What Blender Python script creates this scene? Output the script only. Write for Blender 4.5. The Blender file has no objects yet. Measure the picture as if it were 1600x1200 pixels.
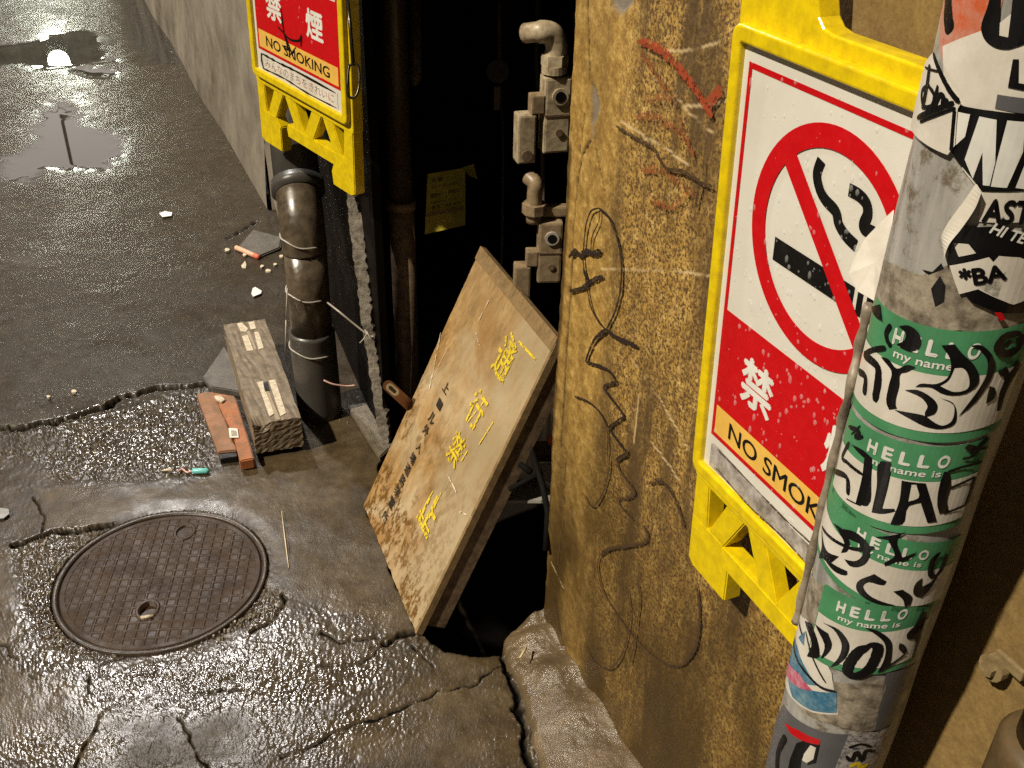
import bpy, bmesh, math, random
import numpy as np
from mathutils import Vector, Matrix
random.seed(7)
rad = math.radians
SC = bpy.context.scene
COL = SC.collection

# ------------------------------------------------------------------ camera
F = 1600.0; HC = 1.5
_n = np.array([735. - 800, 3150. - 600, F]); _n /= np.linalg.norm(_n)
_up = -_n
_fw = np.array([0, 0, 1.]) - _n[2] * _n; _fw /= np.linalg.norm(_fw)
_rt = np.cross(_fw, _up)
if _rt[0] < 0: _rt = -_rt
R = np.array([_rt, _fw, _up])
CP = np.array([0, 0, HC])
cam = bpy.data.cameras.new('camera'); cam.sensor_width = 36; cam.lens = 36 * F / 1600
cam.clip_start = 0.02; cam.clip_end = 200
co = bpy.data.objects.new('camera', cam); COL.objects.link(co)
M4 = Matrix.Identity(4)
for i in range(3):
    M4[i][0] = R[i][0]; M4[i][1] = -R[i][1]; M4[i][2] = -R[i][2]; M4[i][3] = CP[i]
co.matrix_world = M4; SC.camera = co

def sundir(az, el):
    return np.array([math.sin(rad(az)) * math.cos(rad(el)), math.cos(rad(az)) * math.cos(rad(el)), math.sin(rad(el))])

# ------------------------------------------------------------------ light and exposure
SUN_AZ, SUN_EL = -122.0, 49.0
w = bpy.data.worlds.new('World'); SC.world = w; w.use_nodes = True
nt = w.node_tree; bg = nt.nodes['Background']
sky = nt.nodes.new('ShaderNodeTexSky'); sky.sky_type = 'NISHITA'; sky.sun_disc = False
sky.sun_elevation = rad(SUN_EL); sky.sun_rotation = rad(SUN_AZ)
mx = nt.nodes.new('ShaderNodeMix'); mx.data_type = 'RGBA'; mx.inputs[0].default_value = 0.9
nt.links.new(sky.outputs[0], mx.inputs[6]); mx.inputs[7].default_value = (3.2, 2.4, 1.6, 1)   # night city glow
nt.links.new(mx.outputs[2], bg.inputs[0]); bg.inputs[1].default_value = 0.012
SC.view_settings.view_transform = 'Standard'; SC.view_settings.look = 'None'
SC.view_settings.exposure = 0.45; SC.view_settings.gamma = 1.0
SC.cycles.max_bounces = 6; SC.cycles.use_denoising = False
try: SC.cycles.sample_clamp_direct = 14.0; SC.cycles.sample_clamp_indirect = 3.0
except Exception: pass

def aim(o, d):
    o.rotation_euler = Vector(d).to_track_quat('Z', 'Y').to_euler()
s = bpy.data.lights.new('alley_key_light', 'SUN'); s.energy = 3.7; s.angle = rad(1.6); s.color = (1.0, 0.89, 0.72)
so = bpy.data.objects.new('alley_key_light', s); COL.objects.link(so); aim(so, sundir(SUN_AZ, SUN_EL))
def lamp(name, loc, power, radius, col):
    l = bpy.data.lights.new(name, 'POINT'); l.energy = power; l.shadow_soft_size = radius; l.color = col
    o = bpy.data.objects.new(name, l); o.location = loc; COL.objects.link(o); return o

# ------------------------------------------------------------------ geometry helpers: photo pixel -> real point on a real surface
def ray(u, v):
    d = R @ np.array([u - 800, v - 600, F]); return d / np.linalg.norm(d)
def gp(u, v, z=0.0):
    d = ray(u, v); return CP + d * ((z - HC) / d[2])
def dp(u, v, dep):
    return CP + dep * (R @ np.array([(u - 800) / F, (v - 600) / F, 1.]))
def pl(u, v, P0, N):
    d = ray(u, v); return CP + d * (np.dot(np.array(P0) - CP, N) / np.dot(d, N))
G = gp(848, 990); G[2] = 0
A0 = rad(24.5)
D = np.array([math.sin(A0), -math.cos(A0), 0.])      # along the wall towards the camera
N = np.array([-math.cos(A0), -math.sin(A0), 0.])     # out of the wall
Z = np.array([0, 0, 1.])
def WP(s_, z, n=0.0): return G + D * s_ + Z * z + N * n

lamp('street_lamp_light', gp(270, 1065) * np.array([3.33, 3.33, 0]) + Z * 3.5, 320, 0.10, (1.0, 0.95, 0.90))
g_ = gp(92, 95); lamp('far_lamp_light', (g_[0] * 3.0, g_[1] * 3.0, 3.0), 170, 0.16, (0.95, 1.0, 0.82))

WL = {}
def mk(name, verts, faces, mat=None, parent=None, loc=None, smooth=False, mats=None, midx=None, **tags):
    """one mesh object; verts in world space"""
    v = np.array(verts, dtype=float).reshape(-1, 3)
    base = WL[parent.name] if parent is not None else np.zeros(3)
    if parent is None and loc is not None: L = np.array(loc, float)
    elif parent is None: L = np.array([v[:, 0].mean(), v[:, 1].mean(), v[:, 2].min()])
    else: L = base
    me = bpy.data.meshes.new(name)
    me.from_pydata((v - L).tolist(), [], [tuple(int(i) for i in f) for f in faces])
    if me.validate(verbose=False): print('INVALID', name)
    me.update(calc_edges=True)
    if smooth: me.polygons.foreach_set('use_smooth', [True] * len(me.polygons))
    if mats:
        for m in mats: me.materials.append(m)
        if midx is not None: me.polygons.foreach_set('material_index', midx)
    elif mat: me.materials.append(mat)
    o = bpy.data.objects.new(name, me); COL.objects.link(o)
    if parent is None: o.location = L
    else: o.parent = parent
    WL[o.name] = L
    for k, val in tags.items(): o[k] = val
    return o
def thing(name, loc, label, category, group=None):
    o = bpy.data.objects.new(name, None); o.empty_display_size = .05; COL.objects.link(o); o.location = loc
    WL[o.name] = np.array(loc, float); o['label'] = label; o['category'] = category
    if group: o['group'] = group
    return o

class B:
    """collects pieces for one mesh"""
    def __init__(s): s.v = []; s.f = []
    def add(s, v, f):
        k = len(s.v); s.v += [tuple(p) for p in v]; s.f += [tuple(i + k for i in q) for q in f]; return s
    def bm(s, bm):
        bm.verts.ensure_lookup_table(); bm.verts.index_update()
        s.add([tuple(v.co) for v in bm.verts], [tuple(v.index for v in f.verts) for f in bm.faces]); bm.free(); return s
    def box(s, o, ax, ay, az, bev=0.0, jit=0.0, cuts=0):
        """box from corner o with edge vectors"""
        o, ax, ay, az = [np.array(t, float) for t in (o, ax, ay, az)]
        bm = bmesh.new(); vs = []
        for k in (0, 1):
            for j in (0, 1):
                for i in (0, 1): vs.append(bm.verts.new(o + ax * i + ay * j + az * k))
        for q in ((0, 2, 3, 1), (4, 5, 7, 6), (0, 1, 5, 4), (2, 6, 7, 3), (0, 4, 6, 2), (1, 3, 7, 5)): bm.faces.new([vs[i] for i in q])
        if cuts: bmesh.ops.subdivide_edges(bm, edges=bm.edges[:], cuts=cuts, use_grid_fill=True)
        if jit:
            for v in bm.verts: v.co += Vector([random.uniform(-jit, jit) for _ in range(3)])
        if bev and not cuts: bmesh.ops.bevel(bm, geom=bm.edges[:], offset=bev, segments=2, profile=.6, affect='EDGES')
        bmesh.ops.recalc_face_normals(bm, faces=bm.faces[:])
        return s.bm(bm)
    def tube(s, pts, r, seg=12, caps=True, squash=None):
        pts = [np.array(p, float) for p in pts]; n = len(pts)
        rr = r if hasattr(r, '__len__') else [r] * n
        prev = None; rings = []
        for i, p in enumerate(pts):
            t = pts[min(i + 1, n - 1)] - pts[max(i - 1, 0)]; t /= np.linalg.norm(t) + 1e-12
            if prev is None:
                a = np.array([0, 0, 1.]) if abs(t[2]) < .9 else np.array([1., 0, 0])
            else: a = prev
            u = a - t * (a @ t); u /= np.linalg.norm(u) + 1e-12; v = np.cross(t, u); prev = u
            rings.append([p + rr[i] * (math.cos(2 * math.pi * k / seg) * u + math.sin(2 * math.pi * k / seg) * v) for k in range(seg)])
        V = [q for rg in rings for q in rg]; Fc = []
        for i in range(n - 1):
            for k in range(seg):
                k2 = (k + 1) % seg; Fc.append((i * seg + k, i * seg + k2, (i + 1) * seg + k2, (i + 1) * seg + k))
        if caps: Fc.append(tuple(range(seg - 1, -1, -1))); Fc.append(tuple((n - 1) * seg + k for k in range(seg)))
        return s.add(V, Fc)
    def prism(s, poly, h):
        """poly: list of 3d pts (planar), extruded by vector h"""
        n = len(poly); P = [np.array(p, float) for p in poly]; h = np.array(h, float)
        V = P + [p + h for p in P]
        Fc = [tuple(range(n)), tuple(range(2 * n - 1, n - 1, -1))] + [(i, i + n, (i + 1) % n + n, (i + 1) % n) for i in range(n)]
        bm = bmesh.new(); vs = [bm.verts.new(p) for p in V]
        for q in Fc: bm.faces.new([vs[i] for i in q])
        bmesh.ops.recalc_face_normals(bm, faces=bm.faces[:])
        return s.bm(bm)
    def make(s, name, mat, parent=None, **k): return mk(name, s.v, s.f, mat, parent, **k)

def smooth_pts(p, n=6):
    p = [np.array(q, float) for q in p]
    if len(p) < 3: return p
    out = []
    for i in range(len(p) - 1):
        a, b, c, d = p[max(i - 1, 0)], p[i], p[i + 1], p[min(i + 2, len(p) - 1)]
        for k in range(n):
            t = k / n
            out.append(.5 * ((2 * b) + (-a + c) * t + (2 * a - 5 * b + 4 * c - d) * t * t + (-a + 3 * b - 3 * c + d) * t ** 3))
    out.append(p[-1]); return out

# ------------------------------------------------------------------ materials
def newmat(name):
    m = bpy.data.materials.new(name); m.use_nodes = True; t = m.node_tree
    return m, t, t.nodes['Principled BSDF']
def nd(t, kind, **kw):
    n = t.nodes.new(kind)
    for k, v in kw.items(): setattr(n, k, v)
    return n
def noise(t, scale, detail=4, rough=.6, vec=None, dist=0.0):
    n = nd(t, 'ShaderNodeTexNoise'); n.inputs['Scale'].default_value = scale; n.inputs['Detail'].default_value = detail
    n.inputs['Roughness'].default_value = rough; n.inputs['Distortion'].default_value = dist
    if vec: t.links.new(vec, n.inputs['Vector'])
    return n.outputs[0]
def ramp(t, fac, stops):
    r = nd(t, 'ShaderNodeValToRGB'); e = r.color_ramp.elements
    while len(e) < len(stops): e.new(.5)
    for i, (p, c) in enumerate(stops):
        e[i].position = p; e[i].color = c if hasattr(c, '__len__') and len(c) == 4 else ((*c, 1) if hasattr(c, '__len__') else (c, c, c, 1))
    t.links.new(fac, r.inputs[0]); return r.outputs[0]
def mixc(t, fac, a, b, mode='MIX'):
    m = nd(t, 'ShaderNodeMix', data_type='RGBA', blend_type=mode)
    for i, x in ((0, fac), (6, a), (7, b)):
        if isinstance(x, (int, float)): m.inputs[i].default_value = x if i == 0 else (x, x, x, 1)
        elif isinstance(x, tuple): m.inputs[i].default_value = (*x[:3], 1)
        else: t.links.new(x, m.inputs[i])
    return m.outputs[2]
def mth(t, op, a, b=0.0):
    m = nd(t, 'ShaderNodeMath', operation=op)
    for i, x in ((0, a), (1, b)):
        if isinstance(x, (int, float)): m.inputs[i].default_value = x
        else: t.links.new(x, m.inputs[i])
    return m.outputs[0]
def objco(t): return nd(t, 'ShaderNodeTexCoord').outputs['Object']
def mapped(t, sc=(1, 1, 1), rot=(0, 0, 0)):
    m = nd(t, 'ShaderNodeMapping'); m.inputs['Scale'].default_value = sc; m.inputs['Rotation'].default_value = rot
    t.links.new(objco(t), m.inputs[0]); return m.outputs[0]
def bump(t, h, strength=.5, dist=.002, nrm=None):
    b = nd(t, 'ShaderNodeBump'); b.inputs['Strength'].default_value = strength if isinstance(strength, (int, float)) else 1
    if not isinstance(strength, (int, float)): t.links.new(strength, b.inputs['Strength'])
    b.inputs['Distance'].default_value = dist; t.links.new(h, b.inputs['Height'])
    if nrm: t.links.new(nrm, b.inputs['Normal'])
    return b.outputs[0]
def attr(t, name):
    a = nd(t, 'ShaderNodeAttribute'); a.attribute_name = name; return a.outputs['Fac']
def simple(name, col, rough=.5, metal=0, dirt=None, dscale=30, damt=.5, bsc=120, bst=.15, bdist=.001, spec=.5, alpha_worn=None, coat=0.0, rvar=.15):
    m, t, p = newmat(name); L = t.links
    vec = objco(t)
    if dirt:
        f = ramp(t, noise(t, dscale, 6, .7, vec), [(.5 - .12, 0.0), (.5 + .16, damt)])
        L.new(mixc(t, f, col, dirt), p.inputs['Base Color'])
    else:
        f = noise(t, dscale, 5, .6, vec); v = ramp(t, f, [(.3, .8), (.7, 1.0)])
        L.new(mixc(t, 1.0, col, v, 'MULTIPLY'), p.inputs['Base Color'])
    r = ramp(t, noise(t, dscale * 1.7, 4, .6, vec), [(.3, max(rough - rvar, .03)), (.7, min(rough + rvar, 1))]); L.new(r, p.inputs['Roughness'])
    p.inputs['Metallic'].default_value = metal; p.inputs['Specular IOR Level'].default_value = spec
    p.inputs['Coat Weight'].default_value = coat; p.inputs['Coat Roughness'].default_value = .08
    if bst: L.new(bump(t, noise(t, bsc, 4, .65, vec), bst, bdist), p.inputs['Normal'])
    if alpha_worn:
        sc, lo, hi = alpha_worn
        L.new(ramp(t, noise(t, sc, 5, .75, vec), [(lo, 1.0), (hi, 0.0)]), p.inputs['Alpha'])
    return m

M = {}
M['black_paint'] = simple('black_print', (.006, .006, .006), .35, bst=0)
M['red_paint'] = simple('red_print', (.55, .004, .008), .28, dirt=(.32, .002, .004), dscale=60, damt=.25, bst=.05)
M['white_sheet'] = simple('white_sheet', (.68, .66, .59), .3, dirt=(.45, .42, .34), dscale=14, damt=.22, bst=.05)
M['amber_paint'] = simple('amber_print', (.80, .48, .09), .35, dirt=(.55, .32, .06), dscale=40, damt=.4, bst=0)
M['yellow_plastic'] = simple('yellow_plastic', (.76, .57, .005), .17, dirt=(.30, .20, .008), dscale=60, damt=.42, bsc=90, bst=.10, rvar=.10)
M['grime_white'] = simple('grimy_tape', (.50, .47, .44), .4, dirt=(.10, .08, .06), dscale=35, damt=.9, bst=.2)
M['dirty_white'] = simple('grimy_white_strip', (.62, .58, .52), .4, dirt=(.06, .05, .04), dscale=60, damt=.95, bst=.1)
M['pink_print'] = simple('faded_pink_print', (.75, .30, .30), .4, alpha_worn=(70, .36, .50), bst=0)
M['sticker_green'] = simple('sticker_green', (.075, .29, .13), .35, dirt=(.04, .15, .07), dscale=25, damt=.5, bst=.06)
M['sticker_white'] = simple('sticker_white', (.72, .68, .60), .38, dirt=(.42, .38, .30), dscale=18, damt=.5, bst=.12, bsc=60)
M['sticker_grey'] = simple('sticker_grey', (.11, .11, .115), .35, bst=.05)
M['marker'] = simple('marker_ink', (.004, .004, .005), .3, bst=0)
M['white_ink'] = simple('white_ink', (.78, .78, .72), .4, bst=0)
M['orange_paint'] = simple('orange_spray', (.55, .10, .03), .5, dirt=(.5, .35, .28), dscale=40, damt=.9, bst=.1)
M['galvanised'] = None

def m_pole():
    m, t, p = newmat('weathered_grey_paint'); L = t.links
    v = mapped(t, (1, 1, .12))
    f = noise(t, 60, 5, .6, v)
    c = ramp(t, f, [(.3, (.22, .21, .19)), (.5, (.36, .35, .32)), (.7, (.48, .46, .42))])
    g = ramp(t, noise(t, 38, 7, .75, objco(t)), [(.52, 0.0), (.62, .85)])
    c = mixc(t, g, c, (.13, .095, .055))
    L.new(c, p.inputs['Base Color']); p.inputs['Roughness'].default_value = .42
    L.new(bump(t, noise(t, 110, 5, .7, objco(t)), .25, .001), p.inputs['Normal']); return m
M['pole'] = m_pole()
M['pole_grime'] = simple('peeled_sticker_residue', (.38, .33, .25), .55, dirt=(.06, .045, .03), dscale=70, damt=.9, bsc=90, bst=.5)
M['tape_strip'] = simple('grimy_tape_strip', (.33, .28, .21), .45, dirt=(.10, .07, .045), dscale=60, damt=.8, bsc=80, bst=.4)

def m_plaster():
    m, t, p = newmat('stained_ochre_plaster'); L = t.links; vec = objco(t)
    fine = noise(t, 210, 5, .75, vec); mid = noise(t, 60, 5, .7, vec)
    c = ramp(t, mid, [(.28, (.20, .105, .016)), (.5, (.40, .24, .052)), (.72, (.66, .455, .14))])
    spk = ramp(t, fine, [(.44, 1.0), (.54, 0.0)])
    c = mixc(t, mth(t, 'MULTIPLY', spk, mth(t, 'ADD', mth(t, 'MULTIPLY', attr(t, 'speck'), .85), .16)), c, (.085, .042, .010))
    streak = ramp(t, noise(t, 7, 7, .66, mapped(t, (2.2, 2.2, .42))), [(.42, 0.0), (.60, .92)])
    c = mixc(t, mth(t, 'MULTIPLY', streak, mth(t, 'ADD', .25, mth(t, 'MULTIPLY', attr(t, 'speck'), .75))), c, (.070, .038, .009))
    st = attr(t, 'stain_falloff'); c = mixc(t, st, c, (.048, .028, .008))
    c = mixc(t, attr(t, 'beige'), c, mixc(t, fine, (.11, .07, .020), (.27, .18, .068)))
    c = mixc(t, attr(t, 'bare'), c, (.20, .17, .13))
    scr = attr(t, 'scratch'); c = mixc(t, scr, c, (.62, .47, .25))
    c = mixc(t, attr(t, 'crack_dark'), c, (.012, .007, .003))
    L.new(c, p.inputs['Base Color'])
    L.new(mth(t, 'SUBTRACT', .78, mth(t, 'MULTIPLY', st, .38)), p.inputs['Roughness'])
    L.new(bump(t, fine, .35, .0018, bump(t, noise(t, 28, 4, .6, vec), .4, .004)), p.inputs['Normal']); return m
M['plaster'] = m_plaster()

def m_ground():
    m, t, p = newmat('wet_asphalt_and_concrete'); L = t.links; vec = objco(t)
    big = noise(t, 2.2, 6, .65, vec); mid = noise(t, 19, 6, .7, vec); fine = noise(t, 260, 4, .7, vec)
    asp = ramp(t, mid, [(.25, (.016, .012, .008)), (.55, (.036, .028, .018)), (.8, (.066, .050, .031))])
    con = ramp(t, mid, [(.25, (.030, .021, .010)), (.5, (.068, .048, .024)), (.8, (.125, .092, .050))])
    c = mixc(t, attr(t, 'conc'), asp, con)
    c = mixc(t, ramp(t, big, [(.42, 0.0), (.66, .6)]), c, (.024, .016, .008))
    c = mixc(t, ramp(t, attr(t, 'peb'), [(.80, 0.0), (1.0, .9)]), c, (.22, .19, .14))
    c = mixc(t, ramp(t, fine, [(.60, 0.0), (.72, .35)]), c, (.32, .27, .19))
    wet = attr(t, 'wet'); c = mixc(t, wet, c, (.012, .010, .009))
    c = mixc(t, attr(t, 'crack_dark'), c, (.006, .005, .004))
    L.new(c, p.inputs['Base Color'])
    rg = attr(t, 'rough')
    gls = mth(t, 'MAXIMUM', attr(t, 'gloss'), ramp(t, noise(t, 3.3, 6, .72, vec), [(.52, 0.0), (.66, .45)]))
    r = mixc(t, gls, ramp(t, noise(t, 6, 5, .7, vec), [(.35, .26), (.7, .50)]), ramp(t, noise(t, 45, 5, .7, vec), [(.35, .11), (.7, .19)]))
    r = mixc(t, wet, r, .015); r = mixc(t, attr(t, 'crack_dark'), r, .9); L.new(r, p.inputs['Roughness'])
    L.new(mth(t, 'MULTIPLY', mth(t, 'SUBTRACT', 1.0, attr(t, 'crack_dark')), mth(t, 'ADD', .26, mth(t, 'MULTIPLY', mth(t, 'MAXIMUM', gls, wet), .5))), p.inputs['Specular IOR Level'])
    vo = nd(t, 'ShaderNodeTexVoronoi'); vo.inputs['Scale'].default_value = 330; L.new(vec, vo.inputs['Vector'])
    dry = mth(t, 'SUBTRACT', 1.0, wet)
    patch = ramp(t, noise(t, 5.5, 5, .7, vec), [(.38, .28), (.60, 1.0)])
    stn = mth(t, 'MULTIPLY', dry, mth(t, 'MAXIMUM', patch, rg))
    b1 = bump(t, vo.outputs[0], mth(t, 'MULTIPLY', stn, .5), .0006)
    b2 = bump(t, noise(t, 620, 2, .6, vec), mth(t, 'MULTIPLY', stn, .4), .0002, b1)
    L.new(b2, p.inputs['Normal']); return m
M['ground'] = m_ground()

def m_board():
    m, t, p = newmat('mouldy_plywood'); L = t.links; vec = objco(t)
    gr = noise(t, 30, 6, .65, mapped(t, (1, 1, .25), (0, rad(-23), 0)))
    c = ramp(t, gr, [(.25, (.13, .065, .018)), (.5, (.32, .185, .062)), (.78, (.50, .34, .15))])
    g2 = noise(t, 120, 5, .7, mapped(t, (1, 1, .16), (0, rad(-23), 0)))
    c = mixc(t, ramp(t, g2, [(.50, 0.0), (.68, .7)]), c, (.13, .075, .028))
    c = mixc(t, ramp(t, noise(t, 9, 6, .7, vec, .6), [(.52, 0.0), (.62, .6)]), c, (.17, .095, .032))
    c = mixc(t, ramp(t, noise(t, 3.1, 5, .6, vec), [(.46, 0.0), (.60, .85)]), c, (.42, .34, .21))
    c = mixc(t, ramp(t, noise(t, 5.5, 5, .6, vec, .4), [(.50, 0.0), (.62, .8)]), c, (.27, .135, .036))
    c = mixc(t, mth(t, 'MULTIPLY', attr(t, 'bleach'), ramp(t, noise(t, 24, 5, .7, mapped(t, (1, 1, .5))), [(.3, .55), (.6, 1.0)])), c, (.34, .27, .16))
    mold = mth(t, 'MULTIPLY', ramp(t, noise(t, 62, 6, .72, mapped(t, (1, 1, .55))), [(.47, 0.0), (.55, 1.0)]), attr(t, 'mold'))
    c = mixc(t, mold, c, (.12, .058, .010))
    spk = ramp(t, noise(t, 150, 4, .7, vec), [(.62, 0.0), (.70, .6)]); c = mixc(t, spk, c, (.20, .13, .06))
    L.new(c, p.inputs['Base Color'])
    L.new(ramp(t, noise(t, 14, 4, .6, vec), [(.35, .26), (.6, .55)]), p.inputs['Roughness'])
    L.new(bump(t, gr, .3, .0025, bump(t, noise(t, 300, 3, .6, vec), .25, .001)), p.inputs['Normal']); return m
M['board'] = m_board()
M['board_edge'] = simple('plywood_edge', (.25, .165, .075), .6, dirt=(.12, .075, .03), dscale=50, damt=.8, bst=.4)
M['far_wall'] = simple('pale_render', (.22, .19, .145), .7, dirt=(.07, .056, .038), dscale=2.6, damt=.95, bsc=90, bst=.35, bdist=.003)
M['dark_wall'] = simple('shade_black_wall', (.022, .017, .013), .8, dscale=8, bst=.4)  # deep shade of the alcove put into the wall colour
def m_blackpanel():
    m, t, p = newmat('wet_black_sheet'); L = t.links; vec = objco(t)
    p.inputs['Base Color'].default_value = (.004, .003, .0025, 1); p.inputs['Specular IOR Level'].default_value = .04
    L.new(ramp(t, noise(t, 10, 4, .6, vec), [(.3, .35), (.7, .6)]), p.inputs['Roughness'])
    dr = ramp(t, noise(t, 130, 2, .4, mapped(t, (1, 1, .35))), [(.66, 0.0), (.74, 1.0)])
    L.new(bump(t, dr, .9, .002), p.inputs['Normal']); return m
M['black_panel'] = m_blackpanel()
M['cast_iron'] = simple('brown_cast_iron', (.044, .024, .011), .50, dirt=(.020, .011, .006), dscale=12, damt=.8, bsc=260, bst=.25, spec=.25)
M['iron_rim'] = simple('iron_rim', (.05, .034, .022), .4, dirt=(.02, .015, .01), dscale=30, damt=.8, bsc=200, bst=.5)
M['block'] = simple('aged_concrete_block', (.19, .145, .092), .6, dirt=(.07, .05, .03), dscale=38, damt=.8, bsc=240, bst=.5, bdist=.0008)
M['strip_white'] = simple('worn_white_strip', (.62, .54, .40), .5, dirt=(.22, .16, .09), dscale=90, damt=.7, bst=.2)
M['brick'] = simple('orange_brick', (.42, .135, .038), .6, dirt=(.16, .085, .04), dscale=16, damt=.9, bsc=180, bst=.7)
M['slab'] = simple('grey_stone', (.11, .10, .085), .5, dirt=(.05, .042, .033), dscale=30, damt=.7, bsc=120, bst=.6)
M['pipe_iron'] = simple('mottled_pipe_paint', (.105, .080, .052), .28, dirt=(.036, .027, .018), dscale=32, damt=.9, bsc=110, bst=.2, spec=.6)
M['pipe_grey'] = simple('grey_plastic_pipe', (.060, .055, .047), .36, dirt=(.05, .045, .04), dscale=20, damt=.7, bst=.1)
M['wire'] = simple('pale_wire', (.42, .38, .32), .35, bst=0)
M['rust'] = simple('brown_rusty_steel', (.19, .13, .08), .5, dirt=(.05, .03, .018), dscale=45, damt=.8, bst=.4)
M['ragged'] = simple('flaking_edge', (.24, .21, .165), .5, dirt=(.05, .04, .03), dscale=55, damt=.9, bsc=70, bst=1.0, bdist=.004)
M['meter_white'] = simple('off_white_enamel', (.50, .42, .28), .42, dirt=(.14, .09, .045), dscale=38, damt=.85, bst=.1)
M['meter_beige'] = simple('beige_enamel', (.30, .22, .13), .42, dirt=(.10, .07, .04), dscale=45, damt=.7, bst=.2)
M['tag_yellow'] = simple('dull_yellow_card', (.42, .36, .035), .5, dirt=(.22, .18, .02), dscale=30, damt=.6, bst=.1)
M['copper'] = simple('copper_brown_bar', (.26, .115, .065), .35, bst=.05)
M['kerb'] = simple('wet_concrete_kerb', (.14, .10, .055), .24, dirt=(.06, .042, .022), dscale=14, damt=.7, bsc=210, bst=.75, bdist=.0028, spec=.65, rvar=.1)
M['turquoise'] = simple('turquoise_plastic', (.16, .55, .52), .3, bst=0)
M['orange'] = simple('bright_orange_plastic', (.85, .12, .02), .4, bst=0)
M['pink'] = simple('pale_pink_plastic', (.60, .36, .30), .4, bst=0)
M['butt'] = simple('salmon_paper', (.72, .40, .26), .6, bst=.2)
M['board_yellow'] = simple('worn_yellow_spray', (.72, .54, .035), .5, alpha_worn=(95, .50, .57), bst=0)
M['board_black'] = simple('worn_black_paint', (.02, .014, .008), .6, alpha_worn=(120, .54, .62), bst=0)
M['graffiti'] = simple('dry_black_marker', (.022, .012, .008), .6, alpha_worn=(230, .55, .66), bst=0)
M['graffiti_thin'] = simple('faded_black_marker', (.060, .034, .014), .6, alpha_worn=(230, .50, .62), bst=0)
M['graffiti_red'] = simple('faded_red_marker', (.34, .055, .016), .6, alpha_worn=(200, .50, .62), bst=0)
M['graffiti_red_faint'] = simple('rubbed_red_marker', (.30, .08, .02), .6, alpha_worn=(160, .40, .54), bst=0)
def m_water():
    m, t, p = newmat('clear_water'); p.inputs['Base Color'].default_value = (.9, .9, .9, 1)
    p.inputs['Roughness'].default_value = .06; p.inputs['IOR'].default_value = 1.33; p.inputs['Alpha'].default_value = .15; p.inputs['Specular IOR Level'].default_value = 1.0; return m
M['water'] = m_water()
def m_emit(name, c, e):
    m, t, p = newmat(name); p.inputs['Base Color'].default_value = (.1, .1, .1, 1)
    p.inputs['Emission Color'].default_value = (*c, 1); p.inputs['Emission Strength'].default_value = e; return m
M['lit_window'] = m_emit('lit_frosted_window', (1.0, .88, .78), .9)

# ------------------------------------------------------------------ numpy noise
def h2(ix, iy, sd):
    n = (ix.astype(np.int64) * 374761393 + iy.astype(np.int64) * 668265263 + sd * 1274126177) & 0xffffffff
    n = ((n ^ (n >> 13)) * 1274126177) & 0xffffffff
    n = n ^ (n >> 16); return (n & 0xffffff) / float(0xffffff)
def vn(x, y, sd=0):
    ix = np.floor(x); iy = np.floor(y); fx = x - ix; fy = y - iy
    fx = fx * fx * (3 - 2 * fx); fy = fy * fy * (3 - 2 * fy)
    a = h2(ix, iy, sd); b = h2(ix + 1, iy, sd); c = h2(ix, iy + 1, sd); d = h2(ix + 1, iy + 1, sd)
    return (a * (1 - fx) + b * fx) * (1 - fy) + (c * (1 - fx) + d * fx) * fy
def fbm(x, y, o=4, sd=0):
    s_ = 0; a = .5; t = 0
    for k in range(o): s_ = s_ + a * vn(x * 2 ** k + 17.3 * k, y * 2 ** k, sd + k); t += a; a *= .55
    return s_ / t
def worley(x, y, cell, sd=0):
    X = x / cell; Y = y / cell; ix = np.floor(X); iy = np.floor(Y); best = np.full(X.shape, 9.); cid = np.zeros(X.shape)
    for dx in (-1, 0, 1):
        for dy in (-1, 0, 1):
            cx = ix + dx; cy = iy + dy
            px = cx + h2(cx, cy, sd); py = cy + h2(cx, cy, sd + 5)
            d = np.hypot(X - px, Y - py); k = d < best
            best = np.where(k, d, best); cid = np.where(k, h2(cx, cy, sd + 9), cid)
    return best, cid
def facets(x, y, cell, tilt, sd):
    """height of small flat stones, each tipped its own way"""
    X = x / cell; Y = y / cell; ix = np.floor(X); iy = np.floor(Y); best = np.full(X.shape, 9.); H = np.zeros(X.shape)
    for dx in (-1, 0, 1):
        for dy in (-1, 0, 1):
            cx = ix + dx; cy = iy + dy; ox = X - cx - h2(cx, cy, sd); oy = Y - cy - h2(cx, cy, sd + 5); d = np.hypot(ox, oy); k = d < best
            tx = (h2(cx, cy, sd + 11) + h2(cx, cy, sd + 12) - 1) * 2; ty = (h2(cx, cy, sd + 13) + h2(cx, cy, sd + 14) - 1) * 2
            H = np.where(k, (tx * ox + ty * oy) * cell * tilt, H); best = np.where(k, d, best)
    return H
def inpoly(x, y, P):
    r = np.zeros(x.shape, bool); n = len(P)
    for i in range(n):
        x1, y1 = P[i]; x2, y2 = P[(i + 1) % n]
        c = ((y1 > y) != (y2 > y)) & (x < (x2 - x1) * (y - y1) / (y2 - y1 + 1e-12) + x1); r ^= c
    return r
def dline(x, y, P, pad):
    """distance to polyline, inf beyond pad"""
    out = np.full(x.shape, 9.)
    for i in range(len(P) - 1):
        a = np.array(P[i]); b = np.array(P[i + 1]); lo = np.minimum(a, b) - pad; hi = np.maximum(a, b) + pad
        k = np.where((x > lo[0]) & (x < hi[0]) & (y > lo[1]) & (y < hi[1]))
        if not len(k[0]): continue
        xx = x[k]; yy = y[k]; d = b - a; t = np.clip(((xx - a[0]) * d[0] + (yy - a[1]) * d[1]) / (d @ d + 1e-12), 0, 1)
        out[k] = np.minimum(out[k], np.hypot(xx - a[0] - t * d[0], yy - a[1] - t * d[1]))
    return out
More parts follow.
